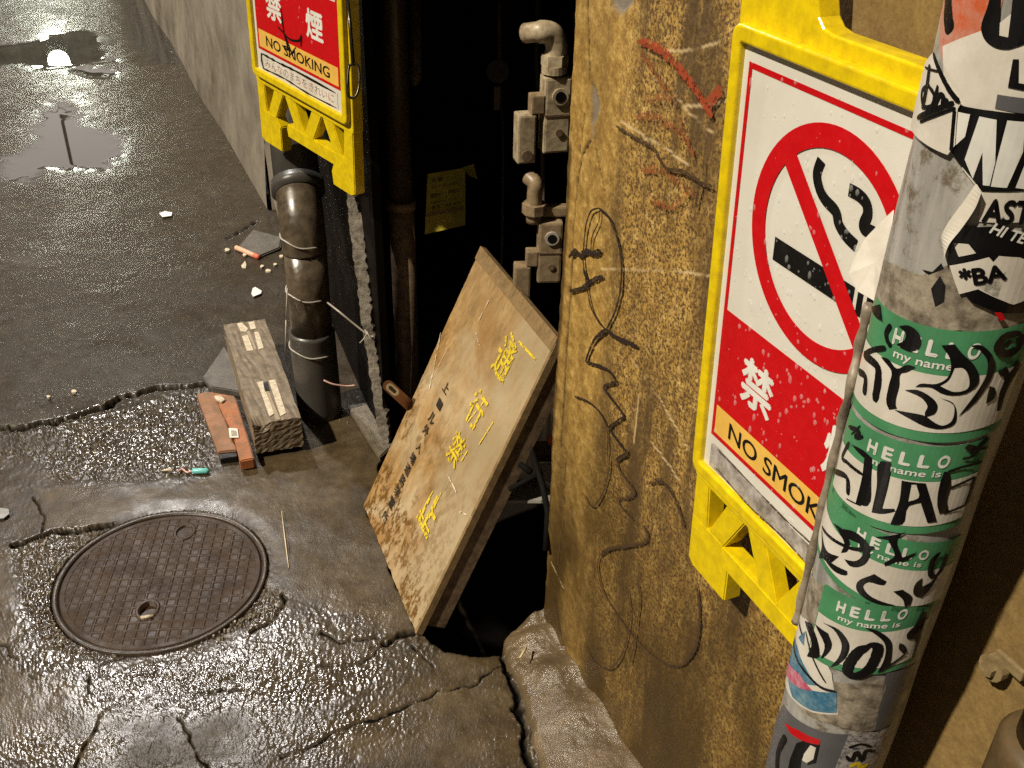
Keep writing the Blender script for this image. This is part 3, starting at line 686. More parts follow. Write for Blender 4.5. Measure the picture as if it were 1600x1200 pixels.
# local sign coordinates: u from centre, z height as on the near sign, n depth
def build_sign(place, kind, label, group):
    x = 0.172; c0 = .614
    root_loc = place(0, .611, -.02)
    T = thing('no_smoking_sign', tuple(root_loc), label, 'sign', group)
    top = rpoly([(-x, 1.50), (-x, .7445), (x, .7445), (x, 1.50)], .004)
    handle = rpoly([(-.075, 1.40), (-.060, 1.288), (.135, 1.288), (.135, 1.40), (.10, 1.44), (-.04, 1.44)], .025)
    V, Fc = curve_mesh([top, handle], .010, .0025)
    fr = B(); fr.add(V, Fc)
    def mem(poly, dz=0.0):
        bm = bmesh.new(); lo = [bm.verts.new((p[0], p[1], -.0125 + dz)) for p in poly]; hi = [bm.verts.new((p[0], p[1], .0125 - dz)) for p in poly]; m_ = len(poly)
        bm.faces.new(lo[::-1]); bm.faces.new(hi)
        for i in range(m_): bm.faces.new((lo[i], lo[(i + 1) % m_], hi[(i + 1) % m_], hi[i]))
        bmesh.ops.recalc_face_normals(bm, faces=bm.faces[:]); bmesh.ops.bevel(bm, geom=bm.edges[:], offset=.0018, segments=2, affect='EDGES'); fr.bm(bm)
    far = kind == 'far'
    for sg in (-1, 1):
        m1 = lambda P: [(sg * p[0], p[1]) for p in P]
        mem(m1([(-x - .0005, .755), (-x - .0005, .676), (-.138, .676), (-.144, .755)]), .0003)
        if far and sg < 0: mem(m1([(-x - .0006, .686), (-x - .0006, .618), (-x + .012, .611), (-.098, .611), (-.094, .640), (-.106, .668), (-.102, .686)]), .0001)
        else: mem(m1([(-x - .0006, .686), (-x - .0006, .618), (-x + .012, .611), (-.090, .611), (-.090, .666), (-.108, .686)]), .0001)
        mem(m1([(-.139, .680), (-.106, .680), (-.066, .750), (-.103, .750)]), .0008)
        mem(m1([(-.071, .750), (-.035, .750), (.003, .680), (-.032, .680)]), .0012 if sg < 0 else .0016)
    if far: mem([(-.062, .684), (-.066, .672), (-.062, .655), (.118, .655), (.118, .684)], .0005)
    else: mem([(-.118, .655), (.118, .655), (.118, .684), (-.118, .684)], .0005)
    mk('frame', [place(v[0], v[1], v[2] - .006) for v in fr.v], fr.f, M['yellow_plastic'], T)
    # raised bead round the panel
    V, Fc = curve_mesh([rrect(-.166, .166, .763, 1.272, .010), rrect(-.157, .157, .773, 1.261, .006)], .003, .003)
    bd = mk('bead', [place(v[0], v[1], v[2] + .0115) for v in V], Fc, M['yellow_plastic'], T)
    b = B().box((0, 0, 0), (1, 0, 0), (0, 1, 0), (0, 0, 1))
    pn = mk('panel', [place(-.1585 + .317 * v[0], .772 + .490 * v[1], .004 + .006 * v[2]) for v in b.v], b.f, M['white_sheet'], T)
    o0 = .0104
    def rect(x0, x1, y0, y1): return fill2([[(x0, y0), (x1, y0), (x1, y1), (x0, y1)]])
    def ringrect(x0, x1, y0, y1, w_): return [rect(x0, x1, y1 - w_, y1), rect(x0, x1, y0, y0 + w_), rect(x0, x0 + w_, y0 + w_, y1 - w_), rect(x1 - w_, x1, y0 + w_, y1 - w_)]
    decal('border', ringrect(-.145, .145, .820, 1.242, .0058), place, o0, M['red_paint'], pn)
    decal('red_field', [rect(-.1392, .1392, .862, .981)], place, o0, M['red_paint'], pn)
    decal('amber_band', [rect(-.1392, .1392, .8258, .862)], place, o0, M['amber_paint'], pn)
    V, Fc = text_box('NO SMOKING', -.112, .112, .8335, .8545, .016)
    decal('lettering', [(V, Fc)], place, o0 + .0004, M['black_paint'], pn)
    g1 = text_box('禁', -.101, -.044, .893, .950, .035); g2 = text_box('煙', .040, .097, .893, .950, .035)
    [decal('character', [g_], place, o0 + .0004, M['white_ink'], pn) for g_ in (g1, g2)]
    # prohibition symbol
    cx, cz, ro, ri = 0, 1.1077, .1132, .0915; n = 72; rg = []
    Vr = [(cx + r_ * math.cos(2 * math.pi * k / n), cz + r_ * math.sin(2 * math.pi * k / n)) for r_ in (ro, ri) for k in range(n)]
    Fr = [(k, (k + 1) % n, n + (k + 1) % n, n + k) for k in range(n)]
    a = math.sqrt(.5); d1 = np.array([a, -a]); d2 = np.array([a, a]); L_ = ri + .004; W_ = .0105; c = np.array([cx, cz])
    bar = [tuple(c - d1 * L_ - d2 * W_), tuple(c + d1 * L_ - d2 * W_), tuple(c + d1 * L_ + d2 * W_), tuple(c - d1 * L_ + d2 * W_)]
    decal('prohibition_ring', [(Vr, Fr), fill2([bar])], place, o0 + .0008, M['red_paint'], pn)
    sw = .0118
    cig = [rect(-.073, .046, 1.0675, 1.0915), rect(.051, .058, 1.0675, 1.0915), rect(.063, .071, 1.0675, 1.0915)]
    def spx(u, v):
        q = wpx(u, v, .05 - .01 + .0104 + .0); return (q[0] - .066 * (1.257 - q[1]) - c0, q[1])
    sm1 = [(1284, 250), (1277, 272), (1281, 295), (1290, 312), (1306, 330), (1311, 350), (1322, 368), (1338, 384)]
    sm2 = [(1327, 296), (1343, 305), (1354, 318), (1356, 335), (1350, 350), (1352, 358), (1366, 364), (1380, 380)]
    s1 = [(-.006, 1.180), (-.014, 1.166), (-.012, 1.150), (-.002, 1.138), (.010, 1.130), (.012, 1.118), (.020, 1.108)] if kind == 'far' else [spx(*p) for p in sm1]
    s2 = [(.030, 1.170), (.044, 1.165), (.048, 1.150), (.044, 1.140), (.050, 1.130), (.056, 1.112)] if kind == 'far' else [spx(*p) for p in sm2]
    decal('cigarette_symbol', cig + [ribbon2(s1, sw, sw, False), ribbon2(s2, sw, sw, False)], place, o0 + .0004, M['black_paint'], pn)
    if kind == 'near':
        decal('grimy_strip', [fill2([[(-.142, .778), (.142, .779), (.142, .803), (.02, .8005), (-.136, .812), (-.142, .808)]])], place, o0 + .0004, M['grime_white'], pn)
        decal('grime_line', [ribbon2([(-.130, .808), (-.06, .806), (.0, .8035), (.06, .8055), (.13, .806)], .0022, jit=.6), ribbon2([(-.128, .783), (-.06, .777), (0, .780), (.07, .776), (.13, .779)], .0022, jit=.6)], place, o0 + .0006, M['graffiti_thin'], pn)
    else:
        decal('grimy_strip', [fill2([[(-.134, .779), (.134, .779), (.134, .812), (-.134, .812)]])], place, o0 + .0004, M['sticker_white'], pn)
        decal('strip_outline', [ribbon2([(-.134, .812), (-.07, .811), (0, .8125), (.13, .811)], .0045, jit=.5), ribbon2([(-.134, .781), (-.05, .784), (.03, .780), (.13, .782)], .0035, jit=.5), ribbon2([(-.134, .812), (-.136, .797), (-.131, .781)], .006, jit=.3)], place, o0 + .0006, M['black_paint'], pn)
        V, Fc = text_box('みんなのまちをきれいに', -.122, .122, .788, .806, .015); decal('faded_slogan', [(V, Fc)], place, o0 + .0006, M['pink_print'], pn)
        tag = [[(-.045, .925), (-.040, .880), (-.030, .850), (-.050, .852)], [(-.062, .885), (-.045, .880), (-.02, .872), (.012, .878), (.022, .890), (.018, .868)], [(-.040, .880), (-.02, .850), (-.010, .835)], [(-.03, .835), (0, .862)]]
        decal('marker_scrawl', [ribbon2(q, .004, jit=.2) for q in tag], place, o0 + .0010, M['marker'], pn)
    # rain drops standing on the panel and frame
    b = B(); rnd = random.Random(3 if kind == 'near' else 4)
    for k in range(330 if kind == 'near' else 110):
        u = rnd.uniform(-.14, .10); z_ = rnd.uniform(.79, 1.25)
        if rnd.random() < .45: u = rnd.gauss(.0, .045); z_ = rnd.gauss(1.05, .08)
        if not (-.142 < u < .142 and .78 < z_ < 1.255): continue
        r_ = rnd.choice((.0009, .0012, .0015, .0019, .0026)); st = rnd.choice((1, 1, 1.3, 1.8))
        V = []; Fc = []; S_ = 7
        for i, (h, q) in enumerate(((0, 1), (.45, .85), (.75, .45))):
            for j in range(S_):
                a_ = 2 * math.pi * j / S_; V.append(place(u + r_ * q * math.cos(a_), z_ + r_ * st * q * math.sin(a_) - (r_ * .3 if i else 0), .0106 + r_ * .55 * h))
        V.append(place(u, z_ - r_ * .35, .0106 + r_ * .5))
        for i in range(2):
            for j in range(S_): Fc.append((i * S_ + j, i * S_ + (j + 1) % S_, (i + 1) * S_ + (j + 1) % S_, (i + 1) * S_ + j))
        for j in range(S_): Fc.append((2 * S_ + j, 2 * S_ + (j + 1) % S_, 3 * S_))
        b.add(V, Fc)
    mk('rain_drops', b.v, b.f, M['water'], pn, smooth=True, kind='stuff')
    return T
def place_near(u, z, n):
    return WP(u + .614 + .066 * (1.257 - z), z, .040 + n)
build_sign(place_near, 'near', 'large yellow framed no smoking sign flat on the ochre wall behind the pole', 'yellow framed no smoking signs')
FL = dp(404, 44, 2.20); FR = dp(528, 106, 2.00)
_d = FR - FL; _d /= np.linalg.norm(_d); _nn = np.cross(Z, _d); _nn = _nn / np.linalg.norm(_nn)
if _nn @ (CP - FL) < 0: _nn = -_nn
_u2 = np.cross(_nn, _d); _u2 = _u2 if _u2[2] > 0 else -_u2
FC = (FL + FR) / 2; FW = np.linalg.norm(FR - FL) / .278
def place_far(u, z, n): return FC + _d * u * FW + _u2 * (z - .862) * FW * .90 + _nn * (n - .01)
build_sign(place_far, 'far', 'dirty yellow framed no smoking sign with snapped lower rail, hung above the downpipe elbow', 'yellow framed no smoking signs')

# ------------------------------------------------------------------ sticker covered pole
PR = .0538
P1 = dp(1408, 780, .82)
_ax = -(R @ np.array([(866 - 800) / F, (2620 - 600) / F, 1.])); _ax /= np.linalg.norm(_ax)
PB = P1 - _ax * P1[2] / _ax[2]
E1 = CP - P1; E1 = E1 - _ax * (E1 @ _ax); E1 /= np.linalg.norm(E1); E2 = np.cross(_ax, E1)
if E2[0] < 0: E2 = -E2
def pole_pt(s_, h, off=0.0):
    a = s_ / PR; return PB + _ax * h + (PR + off) * (math.cos(a) * E1 + math.sin(a) * E2)
def ppx(u, v):
    d = ray(u, v); o = CP - PB; dq = d - _ax * (d @ _ax); oq = o - _ax * (o @ _ax)
    a = dq @ dq; b = 2 * dq @ oq; c = oq @ oq - PR * PR; Q = b * b - 4 * a * c
    t = (-b - math.sqrt(max(Q, 0))) / (2 * a); q = o + d * t; h = q @ _ax; q = q - _ax * h
    s_ = PR * math.atan2(q @ E2, q @ E1)
    if Q < 0: s_ += (1 if s_ > 0 else -1) * .004
    return (s_, h)
POLE = thing('utility_pole', tuple(PB), 'grey steel pole wrapped in graffiti stickers, in front of the large sign', 'pole')
b = B(); hs = np.linspace(-.02, 1.75, 120); sg = 72; V = []; Fc = []
for h in hs:
    for k in range(sg): V.append(pole_pt(PR * 2 * math.pi * k / sg, h, .0006 * math.sin(h * 31 + k * .6)))
for i in range(len(hs) - 1):
    for k in range(sg): Fc.append((i * sg + k, i * sg + (k + 1) % sg, (i + 1) * sg + (k + 1) % sg, (i + 1) * sg + k))
b.add(V, Fc).make('shaft', M['pole'], POLE, smooth=True)
def pd(name, pieces, off, mat, parent=POLE, **k): return decal(name, pieces, pole_pt, off, mat, parent, cut=.004, **k)
def ppoly(*pts): return fill2([[ppx(*p) for p in pts]])
def pblob(*pts):
    """hand-drawn shape: outline rounded between the traced points, sharp where it turns hard"""
    P = [np.array(ppx(*p)) for p in pts]; m = len(P); out = []
    tn = []
    for i in range(m):
        a, b, c = P[i - 1], P[i], P[(i + 1) % m]; u = (b - a) / (np.linalg.norm(b - a) + 1e-9); v = (c - b) / (np.linalg.norm(c - b) + 1e-9)
        tn.append((u + v) / 2 if u @ v > .35 else None)
    for i in range(m):
        b, c = P[i], P[(i + 1) % m]; L_ = np.linalg.norm(c - b); d_ = (c - b)
        t0 = tn[i] * L_ if tn[i] is not None else d_; t1 = tn[(i + 1) % m] * L_ if tn[(i + 1) % m] is not None else d_
        for k in range(4):
            t = k / 4; out.append(tuple((2 * t**3 - 3 * t**2 + 1) * b + (t**3 - 2 * t**2 + t) * t0 + (-2 * t**3 + 3 * t**2) * c + (t**3 - t**2) * t1))
    return fill2([out])
def pstroke(pts, wpx_, w1=None, jit=.06):
    """stroke width given in photo pixels at this distance"""
    return ribbon2([ppx(*p) for p in pts], wpx_ * .00066, None if w1 is None else w1 * .00066, True, jit)
def srect(s0, s1, h0, h1, r=.004): return fill2([rrect(s0, s1, h0, h1, r)])
# residue band and bare steel collar above the stickers
pd('sticker_residue', [ppoly((1335, 470), (1372, 408), (1400, 412), (1440, 430), (1490, 410), (1530, 380), (1600, 480), (1640, 540), (1590, 520), (1500, 515), (1420, 512), (1365, 500))], .0006, M['pole_grime'])
pd('sticker_residue', [ppoly((1240, 880), (1262, 892), (1310, 925), (1350, 950), (1360, 965), (1300, 975), (1265, 985), (1228, 980))], .0006, M['pole_grime'])
pd('sticker_residue', [ppoly((1292, 1062), (1350, 1065), (1385, 1056), (1382, 1090), (1366, 1140), (1300, 1130), (1252, 1110))], .0008, M['pole_grime'])
def hello(s0, s1, h0, h1, tilt, tx, name_mat=None, label=None, scale=1.0):
    """green and white name sticker; tx=(s of H, s of O right end)"""
    tl = lambda V: [(p[0], p[1] + tilt * p[0]) for p in V]
    V, Fc = srect(s0, s1, h0, h1, .005)
    st = pd('name_sticker', [(tl(V), Fc)], .0012, M['sticker_green'], label=label)
    ht = h1 - h0; w0, w1 = h0 + ht * .095, h0 + ht * .615
    V, Fc = fill2([[(s0 + .0015, w0), (s1 - .0015, w0), (s1 - .0015, w1)] + [(s0 + .0015 + (s1 - s0 - .003) * (1 - k / 8), w1) for k in range(1, 9)]])
    pd('writing_space', [(tl(V), Fc)], .0016, M['sticker_white'], st)
    L_ = tx[1] - tx[0]; cw = L_ / 5.5; out = []
    for i, ch in enumerate('HELLO'):
        V, Fc = text_box(ch, tx[0] + i * cw * 1.13, tx[0] + i * cw * 1.13 + cw * .72, h0 + ht * .765, h0 + ht * .905, .05); out.append((tl(V), Fc))
    V, Fc = text_box('my name is', tx[0] + L_ * .06, tx[0] + L_ * .90, h0 + ht * .645, h0 + ht * .735, .02); out.append((tl(V), Fc))
    pd('print', out, .0017, M['white_ink'], st); return st
def cz(pts, o, k): return [(o[0] + x / k, o[1] + y / k) for x, y in pts]
# comic and other lower stickers
st = pd('torn_sticker', [ppoly((1238, 960), (1262, 968), (1275, 985), (1300, 1050), (1310, 1115), (1270, 1112), (1240, 1092), (1222, 1060), (1222, 1020), (1230, 985))], .0010, M['sticker_white'], label='torn blue and pink sticker low on the pole')
pd('blue_print', [ppoly((1224, 1030), (1240, 1060), (1272, 1078), (1308, 1080), (1308, 1112), (1268, 1108), (1240, 1088)), ppoly((1230, 990), (1248, 1010), (1262, 1045), (1280, 1070), (1255, 1066), (1235, 1035)), ppoly((1250, 996), (1260, 986), (1258, 1008))], .0014, simple('faded_blue_print', (.02, .13, .24), .4, dirt=(.25, .38, .42), dscale=60, damt=.8, bst=.05), st)
pd('pink_print', [ppoly((1226, 1032), (1234, 1034), (1252, 1052), (1272, 1078), (1252, 1074), (1230, 1052))], .0018, simple('pink_ink', (.48, .07, .15), .4, dirt=(.6, .35, .36), dscale=90, damt=.8, bst=0), st)
pd('ink_lines', [pstroke([(1230, 990), (1245, 1020), (1262, 1050), (1285, 1072), (1308, 1078)], 5), pstroke([(1262, 985), (1272, 1025), (1292, 1065)], 3), pstroke([(1252, 965), (1256, 990)], 9), pstroke([(1240, 1000), (1243, 1008)], 6)], .0020, M['marker'], st)
pd('grey_band', [ppoly((1384, 1050), (1432, 1032), (1418, 1085), (1402, 1128), (1366, 1140))], .0009, M['sticker_grey'])
st = pd('grey_sticker', [ppoly((1226, 1100), (1250, 1125), (1330, 1145), (1322, 1165), (1305, 1230), (1180, 1230), (1205, 1140))], .0011, M['sticker_grey'], label='grey sticker with a red band and a long haired head')
pd('red_print', [ppoly((1228, 1128), (1250, 1140), (1283, 1154), (1282, 1162), (1255, 1156), (1236, 1144))], .0015, M['red_paint'], st)
pd('hair_print', [ppoly((1246, 1160), (1262, 1154), (1282, 1162), (1276, 1190), (1262, 1194), (1270, 1178), (1262, 1172), (1254, 1185), (1250, 1215), (1230, 1215), (1236, 1185)), pstroke([(1230, 1150), (1218, 1175), (1216, 1215)], 12)], .0015, M['marker'], st)
pd('face_print', [ppoly((1258, 1176), (1268, 1162), (1276, 1166), (1272, 1184), (1262, 1190), (1255, 1186))], .0019, M['sticker_white'], st)
st = pd('graffiti_sticker', [ppoly((1326, 1146), (1392, 1130), (1376, 1170), (1362, 1230), (1296, 1230), (1308, 1190))], .0014, simple('speckled_print', (.45, .42, .38), .4, dirt=(.02, .02, .05), dscale=190, damt=1, bst=0), label='small speckled sticker with black and yellow scrawl')
pd('scrawl', [pstroke([(1322, 1178), (1330, 1186), (1338, 1172), (1346, 1186), (1352, 1170), (1366, 1172)], 6), pstroke([(1326, 1166), (1344, 1160), (1360, 1164)], 5)], .0018, M['marker'], st)
pd('yellow_scrawl', [pstroke([(1328, 1196), (1338, 1190), (1346, 1197), (1354, 1190)], 7)], .0018, M['yellow_plastic'], st)

# four name stickers, traced for size and place
def sh(u, v): return ppx(u, v)
def hello_px(tlp, trp, blp, brp, ha, oa, label):
    """corners given as photo points"""
    a, b_, c_, d_ = sh(*tlp), sh(*trp), sh(*blp), sh(*brp); h, o = sh(*ha), sh(*oa)
    s0 = min(a[0], c_[0]) ; s1 = max(b_[0], d_[0]); s0 = max(s0, -.086); s1 = min(s1, .082)
    tilt = (o[1] - h[1]) / (o[0] - h[0])
    h1 = (a[1] - tilt * a[0] + b_[1] - tilt * b_[0]) / 2; h0 = (c_[1] - tilt * c_[0] + d_[1] - tilt * d_[0]) / 2
    return hello(s0, s1, h0, h1, tilt, (h[0], o[0]), label=label)
h3 = hello_px((1300, 760), (1490, 820), (1270, 872), (1478, 905), (1345, 815), (1460, 850), 'third name sticker down, ringed by a looping black tag')
h1_ = hello_px((1375, 475), (1590, 500), (1330, 640), (1565, 650), (1402, 512), (1543, 534), 'topmost name sticker with bold black letters over it')
h2_ = hello_px((1332, 640), (1535, 680), (1298, 780), (1505, 800), (1362, 682), (1494, 706), 'second name sticker with tall block letters')
h4 = hello_px((1300, 930), (1462, 910), (1262, 1025), (1432, 1020), (1308, 952), (1420, 962), 'lowest name sticker with rounded black letters')
c5 = lambda *p: cz(p, (1280, 460), 5); c6 = lambda *p: cz(p, (1240, 660), 5); c7 = lambda *p: cz(p, (1200, 860), 3.53)
pd('marker_tag', [
    pblob(*c5((960, 385), (1060, 375), (1110, 440), (1200, 530), (1240, 620), (1230, 690), (1150, 755), (1040, 775), (960, 760), (880, 715), (760, 710), (800, 685), (920, 685), (1000, 640), (1030, 560), (1020, 480))),
    pblob(*c5((560, 890), (540, 840), (560, 700), (580, 590), (500, 480), (560, 500), (620, 570), (700, 540), (765, 555), (700, 595), (650, 610), (640, 700), (610, 850), (620, 880))),
    pblob(*c5((600, 890), (740, 915), (830, 935), (900, 985), (960, 1010), (1020, 985), (1050, 920), (1040, 840), (940, 790), (1040, 830), (1070, 920), (1050, 1000), (960, 1035), (840, 1020), (720, 960))),
    pblob(*c5((680, 735), (780, 735), (880, 790), (925, 850), (905, 915), (830, 945), (830, 910), (850, 860), (800, 790))),
    pblob(*c5((1180, 385), (1250, 380), (1320, 430), (1358, 500), (1350, 600), (1290, 720), (1200, 840), (1080, 940), (1140, 860), (1240, 720), (1300, 600), (1300, 490), (1250, 420))),
    pblob(*c5((1320, 700), (1360, 720), (1350, 800), (1290, 840), (1300, 780))),
    pblob(*c5((1385, 580), (1450, 550), (1470, 600), (1500, 560), (1530, 500), (1560, 540), (1500, 640), (1440, 760), (1400, 890), (1370, 900), (1390, 760), (1430, 640), (1390, 610))),
    pblob(*c5((640, 240), (720, 235), (790, 290), (800, 390), (740, 435), (660, 410), (620, 380), (680, 350), (690, 290))),
    pstroke(c5((580, 230), (545, 290), (550, 350), (580, 400)), 6), pblob(*c5((430, 100), (500, 75), (515, 205), (450, 160))),
    pstroke(c5((330, 600), (380, 640), (370, 780)), 8), pstroke(c5((370, 460), (460, 540), (480, 640), (450, 830)), 10), pstroke(c5((370, 470), (440, 430), (540, 410)), 6),
    pstroke(c5((1560, 290), (1450, 310), (1390, 390), (1420, 445), (1500, 440), (1560, 360), (1555, 300)), 9), pstroke(c5((1440, 400), (1490, 350)), 11),
], .0021, M['marker'], h1_)
pd('marker_tag', [
    pstroke(c6((455, 150), (400, 270), (440, 310), (560, 400)), 5), pblob(*c6((470, 165), (560, 210), (630, 270), (620, 420), (590, 640), (500, 620), (550, 420), (570, 270))),
    pstroke(c6((340, 380), (430, 420), (440, 560)), 7), pstroke(c6((430, 590), (540, 640)), 4),
    pblob(*c6((690, 295), (770, 300), (760, 420), (700, 660), (790, 660), (800, 680), (700, 700), (620, 690), (660, 500))),
    pblob(*c6((850, 440), (1030, 460), (1070, 600), (1110, 760), (1040, 770), (990, 610), (900, 640), (850, 780), (760, 780), (830, 600))),
    pblob(*c6((1170, 370), (1210, 370), (1220, 480), (1190, 600), (1200, 680), (1130, 700), (1115, 620), (1140, 450))),
    pstroke(c6((1200, 370), (1320, 330), (1460, 290)), 4), pstroke(c6((1210, 500), (1300, 460), (1400, 410)), 4), pstroke(c6((1400, 410), (1370, 520), (1330, 630)), 6), pstroke(c6((1330, 630), (1260, 660), (1160, 695)), 4),
    pstroke(c6((450, 30), (530, 60), (500, 110), (560, 100)), 5), pstroke(c6((470, 90), (540, 20)), 4), pstroke(c6((1340, 170), (1420, 190), (1500, 100)), 8), pstroke(c6((1380, 250), (1420, 200), (1500, 180)), 5), pstroke(c6((1310, 270), (1400, 240), (1470, 130)), 4),
], .0021, M['marker'], h2_)
for q_ in ():
    pass
pd('white_counter', [pblob(*c6((925, 470), (960, 470), (975, 570), (900, 600)))], .0025, M['sticker_white'], h2_)
pd('white_counter', [pblob(*c5((1060, 560), (1120, 560), (1165, 640), (1150, 720), (1060, 745), (950, 700), (1010, 660)))], .0025, M['sticker_white'], h1_)
pd('marker_tag', [
    pstroke(c6((240, 810), (360, 930), (500, 980), (640, 960)), 5), pblob(*c6((330, 780), (400, 830), (450, 920), (430, 1000), (385, 1010), (410, 930), (370, 850))),
    pblob(*c6((380, 820), (500, 850), (590, 930), (600, 1040), (540, 1110), (450, 1110), (410, 1060), (500, 1070), (550, 1010), (520, 930), (420, 880))),
    pblob(*c6((240, 820), (270, 990), (370, 1040), (310, 1090), (430, 1150), (430, 1180), (340, 1160), (250, 1060), (215, 1060), (240, 960))),
    pblob(*c6((640, 880), (760, 870), (880, 840), (810, 900), (850, 1040), (970, 990), (880, 1060), (780, 1080), (720, 1110), (710, 1090), (790, 1030), (740, 900))),
    pblob(*c7((500, 165), (590, 120), (655, 160), (640, 180), (560, 165), (530, 190), (560, 235), (640, 275), (700, 290), (640, 290), (540, 255), (495, 210))),
    pblob(*c7((690, 215), (740, 205), (790, 245), (780, 290), (750, 298), (740, 260))),
    pblob(*c7((800, 235), (810, 170), (845, 140), (840, 190), (880, 170), (930, 130), (880, 210), (840, 250))),
    pstroke(c7((940, 0), (900, 50), (890, 120), (920, 130), (960, 70), (975, 10)), 7),
], .0021, M['marker'], h3)
pd('marker_tag', [
    pblob(*c7((215, 385), (250, 400), (280, 480), (290, 580), (225, 580), (250, 500))), pblob(*c7((270, 400), (340, 450), (360, 510), (330, 570), (300, 590), (320, 510))),
    pblob(*c7((310, 390), (400, 430), (450, 500), (440, 570), (390, 620), (350, 635), (400, 570), (410, 500), (370, 430))),
    pstroke(c7((560, 515), (500, 550), (450, 620), (445, 670), (500, 680), (560, 640), (600, 560), (600, 515), (550, 515)), 13),
    pblob(*c7((535, 415), (600, 430), (670, 480), (680, 550), (650, 640), (600, 665), (640, 580), (640, 500), (590, 450))),
    pblob(*c7((720, 500), (745, 510), (760, 550), (740, 560), (715, 530))), pstroke(c7((640, 640), (700, 600), (750, 560)), 4),
    pblob(*c7((760, 450), (800, 405), (850, 310), (855, 370), (830, 430), (800, 580), (785, 590), (800, 480), (765, 480))), pstroke(c7((860, 330), (830, 450), (790, 590)), 6),
], .0021, M['marker'], h4)
# upper stickers
st = pd('lettered_sticker', [ppoly((1476, 72), (1560, 38), (1680, -60), (1720, 60), (1720, 330), (1600, 345), (1530, 345), (1534, 300), (1505, 262), (1500, 180), (1480, 150))], .0012, M['sticker_white'], label='large white sticker with bold black capitals at the top of the pole')
pd('black_print', [pblob((1566, -30), (1566, 0), (1563, 54), (1577, 57), (1584, 0), (1586, -30), (1640, -30), (1630, 40), (1604, 66), (1590, 72), (1575, 76), (1555, 72), (1540, 58), (1536, 42), (1546, 10), (1556, -30)),
    ppoly((1584, 91), (1593, 91), (1592, 128), (1640, 134), (1640, 144), (1576, 135)),
    ppoly((1496, 161), (1515, 166), (1556, 172), (1600, 176), (1700, 184), (1700, 298), (1600, 296), (1535, 297), (1520, 276), (1505, 258), (1484, 228), (1490, 190))], .0017, M['marker'], st)
pd('white_print', [ppoly((1499, 173), (1519, 177), (1511, 212), (1494, 228)), ppoly((1533, 180), (1559, 185), (1556, 252), (1547, 288), (1537, 287), (1537, 236), (1522, 277), (1510, 247)),
    ppoly((1575, 186), (1602, 188), (1598, 235), (1573, 291), (1549, 289), (1557, 254)), ppoly((1612, 189), (1690, 192), (1680, 291), (1586, 291), (1606, 240))], .0021, M['white_ink'], st)
V, Fc = text_line('AST', ppx(1533, 346), ppx(1606, 349), .0165, .05)
pd('lettering', [(V, Fc)], .0017, M['marker'], st)
pd('grey_bar', [ppoly((1560, 146), (1700, 150), (1700, 176), (1556, 168))], .0016, M['sticker_grey'], st)
st = pd('diamond_sticker', [ppoly((1466, 82), (1508, 158), (1502, 168), (1497, 225), (1486, 240), (1450, 222), (1431, 196), (1434, 150), (1448, 115))], .0030, M['sticker_white'], label='white diamond sticker edged in black with scribbled letters')
pd('black_edging', [pstroke([(1468, 82), (1478, 112), (1492, 140), (1506, 158)], 5), pstroke([(1442, 184), (1470, 170), (1498, 158)], 5), pstroke([(1446, 190), (1472, 178), (1500, 166)], 3), pstroke([(1462, 100), (1458, 130), (1450, 170)], 6), pstroke([(1455, 105), (1474, 110)], 4),
    pstroke([(1462, 132), (1450, 142), (1452, 165), (1464, 164), (1468, 146), (1460, 134)], 4), pstroke([(1474, 132), (1468, 165), (1476, 148), (1482, 150), (1480, 164)], 5), pstroke([(1488, 152), (1485, 162), (1490, 160)], 4), pstroke([(1498, 170), (1492, 232)], 7)], .0036, M['marker'], st)
st = pd('orange_sprayed_patch', [ppoly((1472, -40), (1580, -60), (1562, 30), (1530, 62), (1505, 82), (1478, 100), (1470, 80))], .0009, M['orange_paint'])
pd('black_stroke', [pstroke([(1486, -20), (1484, 20), (1488, 50)], 18, 14), pstroke([(1484, -10), (1486, 20)], 4)], .0013, M['marker'], st)
st = pd('round_sticker', [ppoly((1508, 352), (1560, 350), (1700, 380), (1700, 470), (1620, 480), (1560, 486), (1520, 470), (1495, 440), (1482, 405), (1488, 372))], .0024, M['marker'], label='round black sticker with torn white lettering below the capitals')
a_, b2_ = ppx(1545, 360), ppx(1622, 384)
V, Fc = text_line('HI TECH', a_, b2_, .0075, .03)
pd('lettering', [(V, Fc)], .0029, M['white_ink'], st)
pd('white_label', [ppoly((1486, 412), (1545, 398), (1560, 416), (1640, 395), (1650, 430), (1580, 472), (1528, 448), (1500, 456)), ppoly((1492, 376), (1515, 378), (1526, 392), (1500, 398)), ppoly((1520, 440), (1560, 396), (1590, 398), (1620, 410), (1576, 471))], .0029, M['sticker_white'], st)
V, Fc = text_line('*BA', ppx(1503, 444), ppx(1572, 432), .0130, .05)
pd('lettering', [(V, Fc)], .0034, M['marker'], st)
pd('black_blot', [ppoly((1456, 450), (1470, 430), (1478, 445), (1476, 470), (1462, 478)), ppoly((1442, 420), (1458, 424), (1472, 410), (1476, 418), (1452, 428))], .0010, M['marker'])
pd('red_spot', [ppoly((1552, 484), (1562, 484), (1568, 494), (1560, 498))], .0028, M['red_paint'], POLE)
